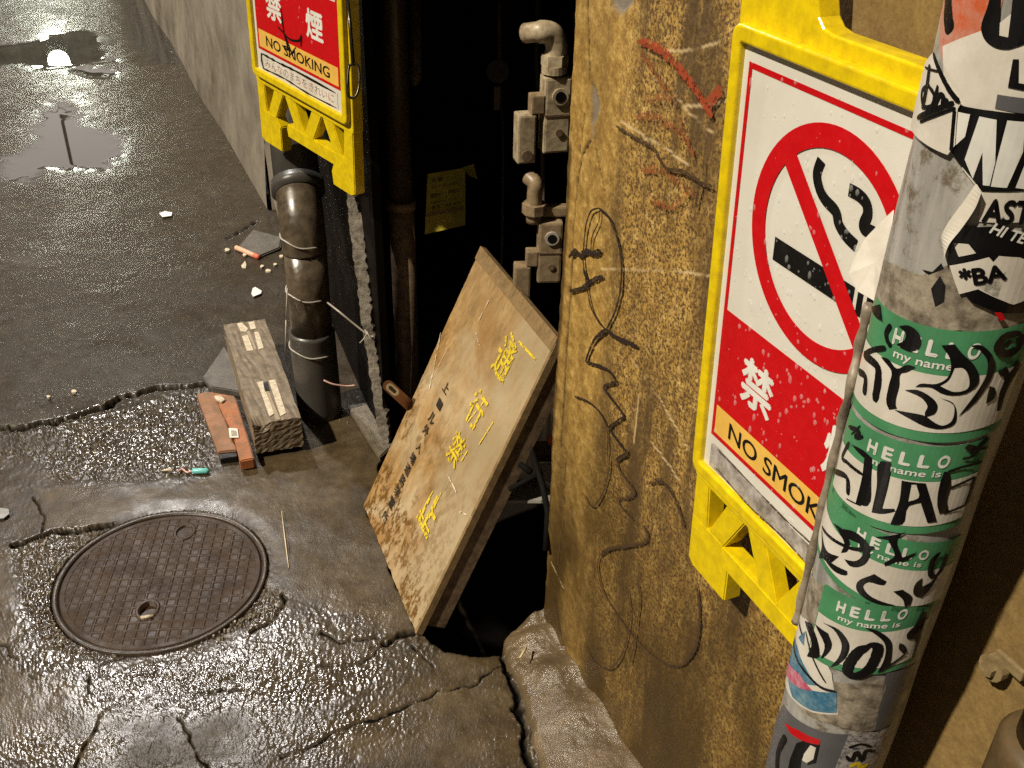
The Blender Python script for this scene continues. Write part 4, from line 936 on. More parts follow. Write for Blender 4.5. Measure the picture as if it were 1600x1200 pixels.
def flap(name, pts, label):
    """peeled sheet: (u, v, lift from the pole surface in metres)"""
    P = []
    for u, v, lift in pts: P.append(dp(u, v, .755 + lift))
    c = sum(P) / len(P); n_ = np.cross(P[1] - P[0], P[2] - P[0]); n_ /= np.linalg.norm(n_)
    V = P + [c + n_ * .002]; k = len(P); Fc = [(i, (i + 1) % k, k) for i in range(k)]
    V[-1] = c + n_ * .004
    V2 = [p + n_ * .0005 for p in V]; Fc += [(b_ + k + 1, a_ + k + 1, c_ + k + 1) for a_, b_, c_ in Fc[:k]] + [(i, i + k + 1, (i + 1) % k + k + 1, (i + 1) % k) for i in range(k)]
    mk(name, V + V2, Fc, M['sticker_white'], POLE, label=label)
flap('peeled_flap', [(1396, 328, .0), (1378, 345, .008), (1352, 372, .024), (1334, 405, .034), (1326, 428, .038), (1340, 455, .034), (1366, 470, .018), (1377, 440, .006), (1388, 390, .0)], 'bright white sticker peeling off the left side')
b = B(); q = smooth_pts([pole_pt(*ppx(*p), .007) for p in [(1538, 292), (1528, 318), (1508, 350), (1490, 375), (1482, 398)]], 5)
q2 = smooth_pts([pole_pt(*ppx(*p), .001) for p in [(1526, 285), (1508, 312), (1484, 345), (1472, 370), (1476, 395)]], 5)
n = len(q); b.add(q + q2, [(i, i + 1, n + i + 1, n + i) for i in range(n - 1)]); b.make('curled_edge', M['sticker_white'], POLE)
# grimy strip hanging down the left flank
strip = [(1362, 482), (1352, 520), (1344, 560), (1336, 610), (1322, 660), (1306, 715), (1290, 775), (1272, 835), (1256, 895), (1242, 945), (1234, 975)]
pts = [pole_pt(min(ppx(*p)[0], -.068), ppx(*p)[1], .0035) for p in strip]
b = B().tube(smooth_pts(pts, 4), [.0038 + .0008 * math.sin(i * 1.3) for i in range((len(pts) - 1) * 4 + 1)], 8); b.make('tape_strip', M['tape_strip'], POLE, smooth=True)

# ------------------------------------------------------------------ manhole
def build_manhole():
    T = thing('manhole_cover', (MC[0], MC[1], 0), 'round brown cast iron manhole cover with a raised grid, set in broken asphalt', 'manhole')
    n = 420; r = MR - .010
    X, Y = np.meshgrid(np.linspace(-r, r, n), np.linspace(-r, r, n)); d = np.hypot(X, Y)
    a = rad(-6); U = X * math.cos(a) - Y * math.sin(a); W = X * math.sin(a) + Y * math.cos(a)
    p = .0215; row = np.floor(W / p)
    gu = np.abs(((U / p) % 1) - .5) * p; gw = np.abs(((W / p) % 1) - .5) * p
    groove = np.maximum(sst(p / 2 - .0036, p / 2 - .0012, gu), sst(p / 2 - .0036, p / 2 - .0012, gw))
    H = -.0035 - .0013 * (1 - groove) * (fbm(X * 40, Y * 40, 2, 3) * .5 + .75)
    H = np.where(d > r - .013, -.0035, H)
    H += sst(r - .003, r, d) * -.003 + .0008 * (fbm(X * 30, Y * 30, 3, 8) - .5)
    for (hx, hy) in ((288, 829), (230, 950)):
        c = gp(hx, hy) - MC; e = np.hypot((X - c[0]), (Y - c[1]) * .8)
        H = np.where((e < .023) & (e > .017), -.0020, H); H = np.where(e < .017, -.014 if hy > 900 else -.0065, H)
    k = (d < r); kf = k[:-1, :-1] & k[1:, 1:] & k[1:, :-1] & k[:-1, 1:]
    o = grid_obj('cover', X + MC[0], Y + MC[1], H, [], [], {}, M['cast_iron'], loc=(MC[0], MC[1], 0), keep=kf); o.parent = T; o.location = (0, 0, 0)
    # ring frame
    prof = [(MR - .0095, -.03), (MR - .009, -.0050), (MR - .0075, -.0022), (MR + .000, -.0006), (MR + .002, -.002), (MR + .003, -.03)]; V = []; Fc = []; S_ = 128
    for i in range(S_):
        t = 2 * math.pi * i / S_
        for q in prof: V.append((MC[0] + q[0] * math.cos(t), MC[1] + q[0] * math.sin(t), q[1] + .0008 * math.sin(t * 7)))
    m_ = len(prof)
    for i in range(S_):
        for j in range(m_ - 1): Fc.append((i * m_ + j, ((i + 1) % S_) * m_ + j, ((i + 1) % S_) * m_ + j + 1, i * m_ + j + 1))
    mk('ring_frame', V, Fc, M['iron_rim'], T, smooth=True)
    for (hx, hy) in ((230, 962),):
        c = gp(hx, hy); B().tube([c + (-.012, -.004, -.002), c + (.012, .001, -.001)], .0035, 8).make('lifting_bar', M['strip_white'], T, smooth=True)
build_manhole()

# ------------------------------------------------------------------ leaning board
BA = gp(568, 790, .004); BB = gp(650, 990, .004)
rc, rd = ray(752, 386), ray(868, 533)
sol = np.linalg.lstsq(np.stack([rc, -rd], 1), BA - BB, rcond=None)[0]
BC = CP + sol[0] * rc; BD = BB + (BC - BA)
def build_board():
    a = BB - BA; c = BC - BA; n_ = np.cross(c, a); n_ /= np.linalg.norm(n_)
    if n_ @ (CP - BA) < 0: n_ = -n_
    na, nc_ = 150, 230
    Uu, Vv = np.meshgrid(np.linspace(0, 1, na), np.linspace(0, 1, nc_))
    rel = .0012 * (fbm(Uu * 9, Vv * 4, 3, 71) - .5)
    jag = .010 * (fbm(Vv * 22, Uu * 0, 3, 72) - .5); jag2 = .012 * (fbm(Uu * 18, Vv * 0, 3, 73) - .5)
    Ua = Uu + jag * (Uu > .98) + jag * (Uu < .02) * .7; Va = Vv + jag2 * ((Vv > .985) + 0) + jag2 * (Vv < .015) * .8
    P = BA + a * Ua[..., None] + c * Va[..., None] + n_ * rel[..., None]
    mold = sst(.75, .1, Vv) * sst(.30, .52, fbm(Uu * 5, Vv * 8, 3, 80)) * (.35 + .65 * sst(.85, .25, Uu)) + .7 * sst(.13, .02, Vv) * sst(.5, .9, Uu)
    mold = np.clip(mold * 1.3, 0, 1); bleach = sst(.50, .80, Uu + .25 * (fbm(Uu * 4, Vv * 6, 4, 83) - .5)) * .9 + .35 * sst(.6, .95, Vv); bleach = np.clip(bleach, 0, 1)
    th = .013; ev = [BA, BB, BD, BC, BA - n_ * th, BB - n_ * th, BD - n_ * th, BC - n_ * th]
    e = [ev[i] - n_ * .0015 for i in range(4)] + ev[4:]
    T = grid_obj('plywood_board', P[..., 0], P[..., 1], P[..., 2], e, [(0, 4, 5, 1), (1, 5, 6, 2), (2, 6, 7, 3), (3, 7, 4, 0), (4, 7, 6, 5)], dict(mold=mold, bleach=bleach), M['board'], loc=tuple(BA),
                 label='stained brown plywood board with worn yellow characters, leaning over the dark gap', category='board')
    # edge lipping along the top and right side
    lb = B(); u_ = a / np.linalg.norm(a); v_ = c / np.linalg.norm(c)
    lb.box(BC - v_ * .028 - n_ * th + n_ * .0005, a, v_ * .030, n_ * (th + .003), .0015); lb.make('top_batten', M['board_edge'], T)
    lb = B().box(BB + u_ * -.006 - n_ * (th + .002), c * .985, u_ * .008, n_ * (th + .0035), .001); lb.make('side_lipping', M['board_edge'], T)
    # rails under the board
    lb = B().box(BB - u_ * .022 - n_ * (th + .046) + v_ * .02, c * .94, u_ * .020, n_ * .0455, .001); lb.make('back_rail', M['rust'], T)
    def bpx(u, v):
        q = pl(u, v, BA, n_) - BA; s_ = np.linalg.lstsq(np.stack([a, c], 1), q, rcond=None)[0]; return (s_[0], s_[1])
    def bplace(x, y, off): return BA + a * x + c * y + n_ * (off + .0012)
    ys = []
    for ch, cx_, cy_, sz in (('通', 789, 562, .105), ('行', 746, 640, .10), ('禁', 714, 702, .09), ('止', 672, 800, .11)):
        q = bpx(cx_, cy_); ha = sz * .80; hv = sz * .56
        V, Fc = text_box(ch, -ha, ha, -hv, hv, .02)
        ys.append(([(q[0] + p[0] + .0 * p[1], q[1] + p[1]) for p in V], Fc))
    [decal('yellow_character', [y_], bplace, .0012, M['board_yellow'], T) for y_ in ys]
    yk = [[(812, 534), (838, 562)], [(800, 520), (808, 545)], [(760, 625), (732, 660)], [(772, 660), (750, 695)], [(724, 690), (700, 712)], [(732, 705), (722, 722)], [(678, 768), (660, 800)], [(692, 768), (672, 810)], [(658, 798), (672, 832)]]
    decal('yellow_strokes', [ribbon2([bpx(*p) for p in q], .016, jit=.3) for q in yk], bplace, .0016, simple('yellow_spray', (.85, .62, .015), .5, alpha_worn=(100, .50, .58), bst=0), T)
    bs = []
    for ch, cx_, cy_, sz in (('上', 698, 606, .034), ('一', 688, 632, .03), ('ル', 676, 654, .038), ('外', 667, 673, .034), ('入', 656, 700, .030), ('場', 646, 717, .034), ('通', 638, 734, .034), ('路', 630, 751, .034), ('禁', 622, 768, .034), ('置', 613, 786, .034), ('所', 603, 808, .034)):
        q = bpx(cx_, cy_); V, Fc = text_box(ch, -sz, sz, -sz * .5, sz * .5, .02)
        bs.append(([(q[0] + p[0], q[1] + p[1]) for p in V], Fc))
    decal('black_characters', bs, bplace, .0012, M['board_black'], T)
    wt = simple('pale_scuff', (.72, .62, .45), .5, alpha_worn=(60, .45, .55), bst=0)
    decal('scuff_marks', [ribbon2([bpx(*p) for p in q], .010, jit=.5) for q in ([(690, 520), (680, 570), (672, 610)], [(745, 520), (752, 545)], [(700, 545), (678, 590)], [(765, 470), (750, 500)], [(700, 740), (715, 770)], [(720, 800), (738, 808)])], bplace, .0014, wt, T)
build_board()

# ------------------------------------------------------------------ far wall and the alcove
def build_far_wall():
    a = gp(425, 326); b_ = gp(232, 0); d = (b_ - a); d /= np.linalg.norm(d); d[2] = 0
    nn = np.array([-d[1], d[0], 0]);  nn = nn if nn @ (CP - a) > 0 or nn[0] < 0 else -nn
    if nn[0] > 0: nn = -nn
    ns, nz = 140, 90; S, Zz = np.meshgrid(np.linspace(0, 14, ns) ** 1.0, np.linspace(-.03, 3.2, nz))
    rel = .03 * (fbm(S * 1.2, Zz * .8, 3, 91) - .5) + .02 * sst(.35, .0, Zz)
    P = a + d * S[..., None] + nn * rel[..., None] + np.array([0, 0, 1.]) * Zz[..., None]
    back = -nn * .3; c1_ = a - d * .03 + np.array([.06, -.015, 0])
    ev = [a + (0, 0, -.03), a + (0, 0, 3.2), a + (.10, -.05, 3.2), a + (.16, -.05, -.03), a + d * 14 + (0, 0, 3.2), a + d * 14 - nn * .3 + (0, 0, 3.2)]
    o = grid_obj('rendered_wall', P[..., 0], P[..., 1], P[..., 2], ev, [(0, 3, 2, 1), (1, 2, 5, 4)], {}, M['far_wall'], loc=(a[0], a[1], 0),
                 label='pale grey rendered wall running up the alley beyond the downpipe', category='wall')
build_far_wall()
E1p = gp(603, 700); E1p[2] = 0; E2p = np.array([-.92, 3.70, 0])  # panel's far end lengthened to keep sunlight out of the alcove
def build_alcove():
    T = thing('alcove', tuple(WP(-.35, 0, -.5)), 'black unlit alcove behind the leaning board, holding the gas fittings', 'alcove')
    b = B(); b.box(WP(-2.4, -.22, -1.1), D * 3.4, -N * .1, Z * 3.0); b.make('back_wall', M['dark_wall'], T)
    b = B(); b.box(WP(-2.6, 1.36, -.01), D * 2.6, -N * 1.3, Z * .6); b.make('light_block_roof', M['dark_wall'], T)  # added roof slab above the view, keeps sunlight off the alcove
    b = B(); b.box(WP(-2.45, -.22, -.01), -D * .1, -N * 1.2, Z * 2.2); b.make('light_block_end', M['dark_wall'], T)  # added closure at the far end, stops light leaking in
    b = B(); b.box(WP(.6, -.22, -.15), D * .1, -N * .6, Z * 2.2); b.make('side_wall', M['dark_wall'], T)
    # black sheet panel between alcove and downpipe
    d = E2p - E1p; d /= np.linalg.norm(d); nn = np.array([d[1], -d[0], 0]);
    if nn[0] < 0: nn = -nn
    T2 = thing('black_panel', tuple(E1p), 'wet black sheet metal panel beside the downpipe, under the dirty sign', 'panel')
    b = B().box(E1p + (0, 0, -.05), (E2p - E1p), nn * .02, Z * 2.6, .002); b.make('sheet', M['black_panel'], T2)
    # ragged pale strip leaning on the panel
    pts = [(545, 296, 2.34), (556, 345, 2.36), (562, 400, 2.38), (568, 450, 2.40), (573, 505, 2.42), (582, 560, 2.45), (590, 620, 2.47), (599, 672, 2.50), (605, 700, 2.51)]
    wd = [6, 22, 20, 18, 16, 16, 15, 17, 8]; L_ = []; R_ = []
    for (u, v, dep), ww in zip(pts, wd):
        L_.append((u - ww / 2, v, dep)); R_.append((u + ww / 2, v, dep))
    L_ = [dp(p[0] + random.uniform(-1.5, 1.5), p[1], p[2]) for p in smooth_pts(L_, 9)]; R_ = [dp(p[0] + random.uniform(-3, 3), p[1], p[2]) for p in smooth_pts(R_, 9)]
    n = len(L_); V = L_ + R_; V += [p + np.array([.006, .012, 0]) for p in V]
    Fc = [(i, i + 1, n + i + 1, n + i) for i in range(n - 1)] + [(2 * n + i, 3 * n + i, 3 * n + i + 1, 2 * n + i + 1) for i in range(n - 1)] + [(i, 2 * n + i, 2 * n + i + 1, i + 1) for i in range(n - 1)] + [(n + i, n + i + 1, 3 * n + i + 1, 3 * n + i) for i in range(n - 1)]
    mk('ragged_strip', V, Fc, M['ragged'], label='ragged pale grey strip leaning against the black panel, tied with wire', category='strip')
    # conduit pipe in the gap
    q = gp(640, 672); T3 = thing('conduit_pipe', (q[0], q[1], 0), 'slim brown upright pipe with a collar at the left of the gap', 'pipe')
    t37 = dp(636, 372, 2.45); hz = 0.62
    qa = q + (0, 0, -.2)
    B().tube([qa, q + Z * hz], .030, 24).make('lower_pipe', M['rust'], T3, smooth=True)
    B().tube([q + Z * hz, q + Z * 1.9], .027, 24).make('upper_pipe', simple('dark_brown_pipe', (.035, .022, .014), .45, bst=.1), T3, smooth=True)
    B().tube([q + Z * (hz - .012), q + Z * (hz + .006)], .034, 24).make('collar', M['rust'], T3, smooth=True)
    B().tube([dp(648, -30, 2.28), dp(649, 120, 2.30), dp(648, 134, 2.30)], [.013, .015, .006], 12).make('hanging_hose', M['rust'], label='short rusty hose end hanging beside the upright pipe', category='hose', smooth=True)
build_alcove()

# gas fittings
def body(T, name, o, ux, uy, uz, wx, wy, wz, mat, bev=.006):
    b = B().box(o - ux * wx / 2 - uz * wz / 2, ux * wx, -uy * wy, uz * wz, bev); return b.make(name, mat, T)
def build_fitting(u0, v0, dep, sc, mat, label, lower):
    c = dp(u0, v0, dep); toc = CP - c; toc[2] = 0; toc /= np.linalg.norm(toc); rx = np.array([toc[1], -toc[0], 0]); rx = -rx if rx[0] < 0 else rx
    a = rad(-18 if not lower else -8); rx, fy = rx * math.cos(a) + toc * math.sin(a), toc * math.cos(a) - rx * math.sin(a)
    k = dep / F * sc
    T = thing('gas_fitting', tuple(c - Z * .08), label, 'valve', 'gas fittings in the alcove')
    main = B().box(c - rx * 20 * k - Z * 66 * k, rx * 44 * k, -fy * 34 * k, Z * 120 * k, .005).make('body', mat, T)
    B().box(c - rx * 19 * k - Z * 6 * k + fy * .0015, rx * 42 * k, -fy * .002, Z * 3 * k).make('seam', M['rust'], main)
    ring = B(); pc = c + rx * 4 * k + Z * 25 * k
    ring.tube([pc - fy * .004, pc + fy * .004], 13 * k, 20).make('port_ring', M['meter_white'] if not lower else M['wire'], main, smooth=False)
    B().tube([pc + fy * .003, pc + fy * .0048], 8.5 * k, 20).make('port_hole', M['black_paint'], main)
    pc = c + rx * 5 * k - Z * 32 * k
    B().tube([pc, pc + fy * .003], 6 * k, 14).make('plug', M['rust'], main)
    # upper union and pipe
    t0 = c + Z * 56 * k - fy * 16 * k - rx * 2 * k
    if not lower:
        path = smooth_pts([t0, t0 + Z * 26 * k, t0 + Z * 40 * k + rx * 2 * k, t0 + Z * 60 * k - rx * 6 * k, t0 + Z * 64 * k - rx * 26 * k, t0 + Z * 58 * k - rx * 42 * k - fy * 20 * k], 6)
        B().tube(path, [15 * k] * 6 + [17 * k] * (len(path) - 12) + [15 * k] * 6, 20).make('elbow', mat, T, smooth=True)
        B().tube([t0 + Z * 14 * k, t0 + Z * 30 * k], 21 * k, 6).make('union_nut', mat, T)
        B().tube([t0 + Z * 2 * k, t0 + Z * 14 * k], 20 * k, 20).make('flange', mat, T)
    else:
        t0 = t0 - rx * 26 * k
        B().tube(smooth_pts([t0 - Z * 6 * k, t0 + Z * 44 * k, t0 + Z * 66 * k, t0 + Z * 74 * k - rx * 10 * k - fy * 14 * k], 5), 14 * k, 20).make('elbow', mat, T, smooth=True)
        B().tube([t0 + Z * 12 * k, t0 + Z * 30 * k], 22 * k, 8).make('union_nut', mat, T)
        B().box(t0 + rx * 6 * k + Z * 2 * k, rx * 62 * k, -fy * 20 * k, Z * 20 * k, .004).make('bracket', mat, T)
    # side box
    o = c - rx * 47 * k - Z * (80 if not lower else 110) * k
    B().box(o - rx * 15 * k, rx * 30 * k, -fy * 30 * k, Z * 78 * k, .004).make('side_box', mat, T)
    B().box(o + rx * 6 * k + Z * 78 * k, rx * 22 * k, -fy * 24 * k, Z * 30 * k, .003).make('link', M['meter_beige'], T)
    B().tube([o + fy * .001 + Z * 14 * k, o + fy * .004 + Z * 14 * k], 9 * k, 14).make('screw_cap', M['rust'], T)
build_fitting(870, 176, 1.90, 1.0, M['meter_white'], 'upper off-white gas fitting with a curved elbow beside the ochre wall', False)
build_fitting(858, 392, 2.02, .86, M['meter_beige'], 'lower beige gas fitting just above the board, next to the ochre wall', True)
c = dp(778, 112, 2.35)
T = thing('hanging_valve', tuple(c), 'dim brown round valve with a short lever, hanging in the dark gap', 'valve')
B().tube([c - ray(778, 112) * .012, c + ray(778, 112) * .012], .026, 20).make('disc', simple('dim_brown_iron', (.05, .03, .018), .5, bst=.2), T)
B().box(dp(772, 135, 2.34), dp(782, 135, 2.34) - dp(772, 135, 2.34), (0, .006, 0), (0, 0, -.055), .001).make('lever', M['rust'], T)
B().tube([dp(780, 5, 2.35), dp(780, 95, 2.35)], .004, 8).make('stem', M['rust'], T)

for k_, (u1, u2, rr, dd, lab) in enumerate([(786, 784, .0035, 2.5, 'thin dim cable hanging beside the round valve in the dark gap'), (842, 846, .006, 2.35, 'dim upright conduit behind the gas fittings in the dark gap')]):
    B().tube(smooth_pts([dp(u1, -40, dd), dp(u1 - 3, 100, dd), dp(u2 + 2, 240, dd), dp(u2, 420, dd)], 4), rr, 8).make('cable', simple('dim_cable', (.10, .08, .06), .4, bst=0), label=lab, category='cable', smooth=True)

# yellow card
def quad_sheet(name, q, th, mat, parent=None, **k):
    P = [dp(*p) for p in q]; n_ = np.cross(P[1] - P[0], P[3] - P[0]); n_ /= np.linalg.norm(n_); n_ = -n_ if n_ @ (CP - P[0]) > 0 else n_
    return B().prism(P, n_ * th).make(name, mat, parent, **k)
tg = quad_sheet('notice_card', [(668, 272, 2.30), (727, 262, 2.32), (727, 352, 2.34), (664, 366, 2.32)], .002, M['tag_yellow'], label='yellow notice card with faded lines of print, hanging in the dark gap', category='card')
quad_sheet('card_strip', [(666, 334, 2.302), (724, 322, 2.320), (724, 327, 2.321), (666, 339, 2.303)], .001, M['board_edge'], tg)
P = [dp(668, 272, 2.30), dp(727, 262, 2.32), dp(727, 352, 2.34), dp(664, 366, 2.32)]
def tplace(x, y, off):
    a = P[3] * (1 - x) + P[2] * x; b_ = P[0] * (1 - x) + P[1] * x; p = a * (1 - y) + b_ * y; return p + (CP - p) / np.linalg.norm(CP - p) * (off + .0004)
tx = [text_box('注 意', .10, .40, .84, .91, .02), text_box('ガス メーター 点検口', .12, .80, .74, .79), text_box('使用中', .10, .36, .58, .66, .02), text_box('物を置かないで下さい', .12, .85, .48, .52), text_box('連絡先', .55, .85, .60, .66), text_box('開 閉', .15, .35, .40, .45), text_box('管理 事務所', .5, .88, .40, .44)]
decal('print', tx, tplace, .0006, simple('faded_card_print', (.10, .08, .01), .6, bst=0), tg)
b = B().prism([dp(722, 262, 2.32), dp(740, 256, 2.32), dp(746, 280, 2.31), dp(733, 275, 2.31)], (.0, .002, 0)); b.make('torn_corner', M['tag_yellow'], tg)

# ------------------------------------------------------------------ downpipe
def build_downpipe():
    q = gp(475, 660); r = .051
    T = thing('downpipe', (q[0], q[1], 0), 'thick mottled brown downpipe with a shiny elbow under the dirty sign', 'pipe')
    q = q + np.array([.032, .055, 0])
    def axis_pt(v, u=None):
        d = ray(u if u else 480, v); t = q[1] / d[1]; return CP + d * t
    zc = axis_pt(515)[2]; ze = axis_pt(392)[2]
    x0, y0 = q[0], q[1]
    B().tube([(x0, y0, -.03), (x0, y0, .02), (x0 - .002, y0, zc - .01), (x0 - .002, y0, zc)], [r + .006] * 4, 40).make('coupling', M['pipe_grey'], T, smooth=True)
    B().tube([(x0 - .002, y0, zc), (x0, y0, ze)], r, 40).make('pipe', M['pipe_iron'], T, smooth=True)
    top = np.array([x0, y0, ze])
    path = smooth_pts([top, top + (-.002, .004, .040), top + (-.006, .020, .075), top + (-.014, .050, .105), top + (-.022, .085, .130)], 6)
    B().tube(path, [r + .002] * len(path), 40).make('elbow', M['pipe_iron'], T, smooth=True)
    e = path[-1]; dr = np.array([-.18, .72, .62]); dr /= np.linalg.norm(dr)
    B().tube([e - dr * .02, e + dr * .01], r + .012, 40).make('collar', M['pipe_grey'], T, smooth=True)
    B().tube([e, e + dr * .5], r + .004, 40).make('horizontal_pipe', M['pipe_grey'], T, smooth=True)
    b = B()
    for v_, tilt in ((372, .16), (455, .14), (540, .12)):
        c = np.array([x0, y0, axis_pt(v_)[2]]); rr = r + .0035 + (.006 if v_ > 500 else 0)
        b.tube([c + np.array([rr * math.cos(t), rr * math.sin(t), -math.cos(t) * rr * tilt * 1.3 + .002 * math.sin(5 * t)]) for t in np.linspace(math.pi * .9, math.pi * 1.75, 22)], .0020, 6)
    for (u1, v1, u2, v2) in ((452, 365, 447, 400), (449, 450, 447, 500), (447, 500, 446, 548)):
        a_ = dp(u1, v1, 2.42); c_ = dp(u2, v2, 2.45); b.tube([a_, c_], .0016, 6)
    b.make('wire_tie', M['wire'], T, smooth=True)
    b = B(); w1 = [dp(512, 473, 2.40), dp(530, 487, 2.37), dp(552, 505, 2.38), dp(575, 523, 2.39), dp(584, 526, 2.39)]; b.tube(smooth_pts(w1, 4), .0024, 6)
    b.tube([dp(575, 518, 2.385), dp(568, 530, 2.385), dp(562, 536, 2.385)], .0014, 6); b.tube([dp(570, 515, 2.385), dp(582, 532, 2.385)], .0016, 6)
    b.make('binding_wire', M['wire'], smooth=True, label='twisted pale wire tying the downpipe to the ragged strip', category='wire')
    b = B(); b.tube(smooth_pts([dp(506, 594, 2.45), dp(520, 600, 2.45), dp(540, 603, 2.46), dp(555, 602, 2.46)], 4), .0022, 6); b.make('loose_wire', M['pink'], label='thin pinkish wire lying low beside the foot of the downpipe', category='wire', smooth=True)
    # pale plaster flake by the wall corner
    quad_sheet('plaster_scrap', [(412, 225, 3.05), (428, 222, 3.0), (440, 300, 3.02), (436, 345, 3.05), (424, 300, 3.08)], .01, M['far_wall'], label='pale strip of render peeling off the wall corner behind the elbow', category='render strip')
build_downpipe()
# carabiner on the dirty sign
b = B(); ce = [(546, 102), (556, 100), (561, 110), (561, 135), (556, 150), (549, 153), (543, 145), (544, 115), (546, 102)]
b.tube(smooth_pts([dp(u, v, 1.90) for u, v in ce], 4), .0026, 8); b.tube([dp(541, -20, 1.9), dp(547, 40, 1.9), dp(552, 102, 1.9)], .0035, 8)
b.make('snap_hook', simple('dark_steel', (.06, .05, .04), .25, metal=.8, bst=0), smooth=True, label='small black snap hook and cord on the right edge of the dirty sign', category='hook')

# ------------------------------------------------------------------ concrete block, bricks, slabs
def build_block():
    zt = .098; tl, tr, br, bl = [gp(u, v, zt) for u, v in ((349, 507), (413, 502), (470, 652), (393, 668))]
    f = ((bl - tl) + (br - tr)) / 2; wv = ((tr - tl) + (br - bl)) / 2
    P = []; n1, n2, n3 = 8, 26, 8
    T = thing('concrete_block', (bl[0], bl[1], 0), 'chipped brown concrete block with paired white strips on top, near the downpipe foot', 'block')
    b = B(); b.box(tl - Z * (zt - .012), f, wv, Z * (zt - .012), 0, .0012, 14)
    V = [np.array(v) for v in b.v]
    for v in V:  # broken front left corner
        e = v - bl
        dd = np.linalg.norm(e * np.array([1, 1, .8]) - wv * .22)
        if dd < .024 and v[2] > .05: v += -f / np.linalg.norm(f) * .014 * (1 - dd / .024) + Z * -.022 * (1 - dd / .024) + np.array([random.uniform(-.002, .002) for _ in range(3)])
    mk('body', V, b.f, M['block'], T)
    def bt(u, v): return gp(u, v, zt + .0015)
    for qd in [[(370, 505), (378, 504), (388, 514), (384, 518), (376, 517)], [(388, 503), (397, 502), (400, 513), (392, 515)], [(378, 525), (387, 523), (396, 547), (386, 548)], [(397, 519), (404, 518), (412, 543), (404, 546)],
               [(402, 597), (411, 595), (428, 646), (421, 651)], [(420, 594), (430, 593), (447, 645), (438, 650)]]:
        P = [bt(*p) for p in qd]; B().prism(P, -Z * .002).make('white_strip', M['strip_white'], T)
    P = [bt(*p) for p in ((411, 598), (418, 596), (421, 611), (414, 612))]; B().prism([p + Z * .0003 for p in P], -Z * .002).make('slot', M['black_paint'], T)
    for qd in [[(385, 518), (390, 517), (401, 545), (398, 546)], [(416, 612), (420, 611), (438, 655), (432, 656)]]:
        B().prism([bt(*p) for p in qd], -Z * .001).make('channel', simple('dusty_channel', (.33, .26, .17), .7, bst=.3), T)
build_block()
def slab(name, q, z0, z1, mat, label, cat, group=None, bev=.003, cuts=0):
    P = [gp(u, v, z1) for u, v in q]; n_ = len(P)
    bm = bmesh.new(); top = [bm.verts.new(p) for p in P]; bot = [bm.verts.new((p[0], p[1], z0)) for p in P]
    bm.faces.new(top); bm.faces.new(bot[::-1])
    for i in range(n_): bm.faces.new((top[i], bot[i], bot[(i + 1) % n_], top[(i + 1) % n_]))
    bmesh.ops.recalc_face_normals(bm, faces=bm.faces[:]); bmesh.ops.bevel(bm, geom=bm.edges[:], offset=bev, segments=2, affect='EDGES')
    o = B().bm(bm).make(name, mat, label=label, category=cat)
    if group: o['group'] = group
    return o
br1 = slab('brick', [(332, 612), (367, 618), (393, 700), (397, 716), (375, 720), (371, 704), (362, 672)], 0, .030, M['brick'], 'bright orange brick tile pinned under the left side of the concrete block', 'brick', 'bricks by the concrete block')
slab('brick', [(307, 614), (334, 611), (371, 703), (341, 706)], -.002, .022, simple('dusty_orange_brick', (.30, .13, .055), .6, dirt=(.14, .085, .045), dscale=18, damt=.9, bsc=180, bst=.7), 'dull brown brick tile with a dark end, outermost beside the concrete block', 'brick', 'bricks by the concrete block')
slab('rubber_foot', [(341, 706), (369, 704), (370, 713), (344, 717)], 0, .016, M['black_paint'], 'small black ribbed end piece at the tip of the dull brick', 'rubber piece', bev=.001)
slab('stone_wedge', [(317, 588), (350, 540), (372, 575), (378, 612), (330, 604)], 0, .020, M['slab'], 'grey wedge of stone sticking out behind the concrete block, left side', 'stone')
q = [gp(u, v, .0325) for u, v in ((357, 669), (371, 670), (373, 684), (359, 684))]
lb = B().prism([p for p in q], Z * .0008).make('paper_label', M['sticker_white'], label='tiny square white paper label lying on the orange brick', category='label')
q = [gp(u, v, .0335) for u, v in ((360.5, 672), (369, 673), (370.5, 681), (361.5, 681))]; B().prism(q, Z * .0006).make('print', simple('label_print', (.45, .40, .30), .6, dirt=(.1, .09, .06), dscale=300, damt=.9, bst=0), lb)
slab('paper_scrap', [(334, 618), (345, 617), (352, 624), (346, 628), (338, 624)], .030, .036, M['strip_white'], 'crumpled white paper scrap on the far end of the orange brick', 'litter', bev=.001)
slab('wooden_plank', [(543, 633), (572, 628), (612, 696), (594, 714)], 0, .018, simple('sodden_plank', (.17, .14, .10), .5, dirt=(.06, .05, .035), dscale=40, damt=.8, bsc=120, bst=.9, bdist=.003), 'short sodden plank lying by the foot of the ragged strip', 'plank')

# brown bar with slot
a_, b_ = dp(606, 602, 2.22), dp(660, 652, 2.34); d_ = b_ - a_; d_ /= np.linalg.norm(d_); n_ = CP - a_; n_ /= np.linalg.norm(n_); w_ = np.cross(d_, n_)
T = thing('slotted_bar', tuple(a_), 'copper brown bar with a rounded end and white oval slot, behind the board', 'bar')
def oval(c, L, r, n=10): return [c + d_ * (L * (1 if abs((k % (2 * n)) - n * .0) < n else 0) * 0 + (L / 2 if k < n else -L / 2) + r * math.cos(-math.pi / 2 + math.pi * (k % n) / (n - 1) + (0 if k < n else math.pi))) + w_ * (r * math.sin(-math.pi / 2 + math.pi * (k % n) / (n - 1) + (0 if k < n else math.pi))) for k in range(2 * n)]
B().prism(oval(a_ + d_ * .050, .095, .0175), -n_ * .016).make('bar', M['copper'], T)
B().prism(oval(a_ + d_ * .020 + n_ * .0008, .022, .0125), -n_ * .002).make('slot_rim', M['white_ink'], T)
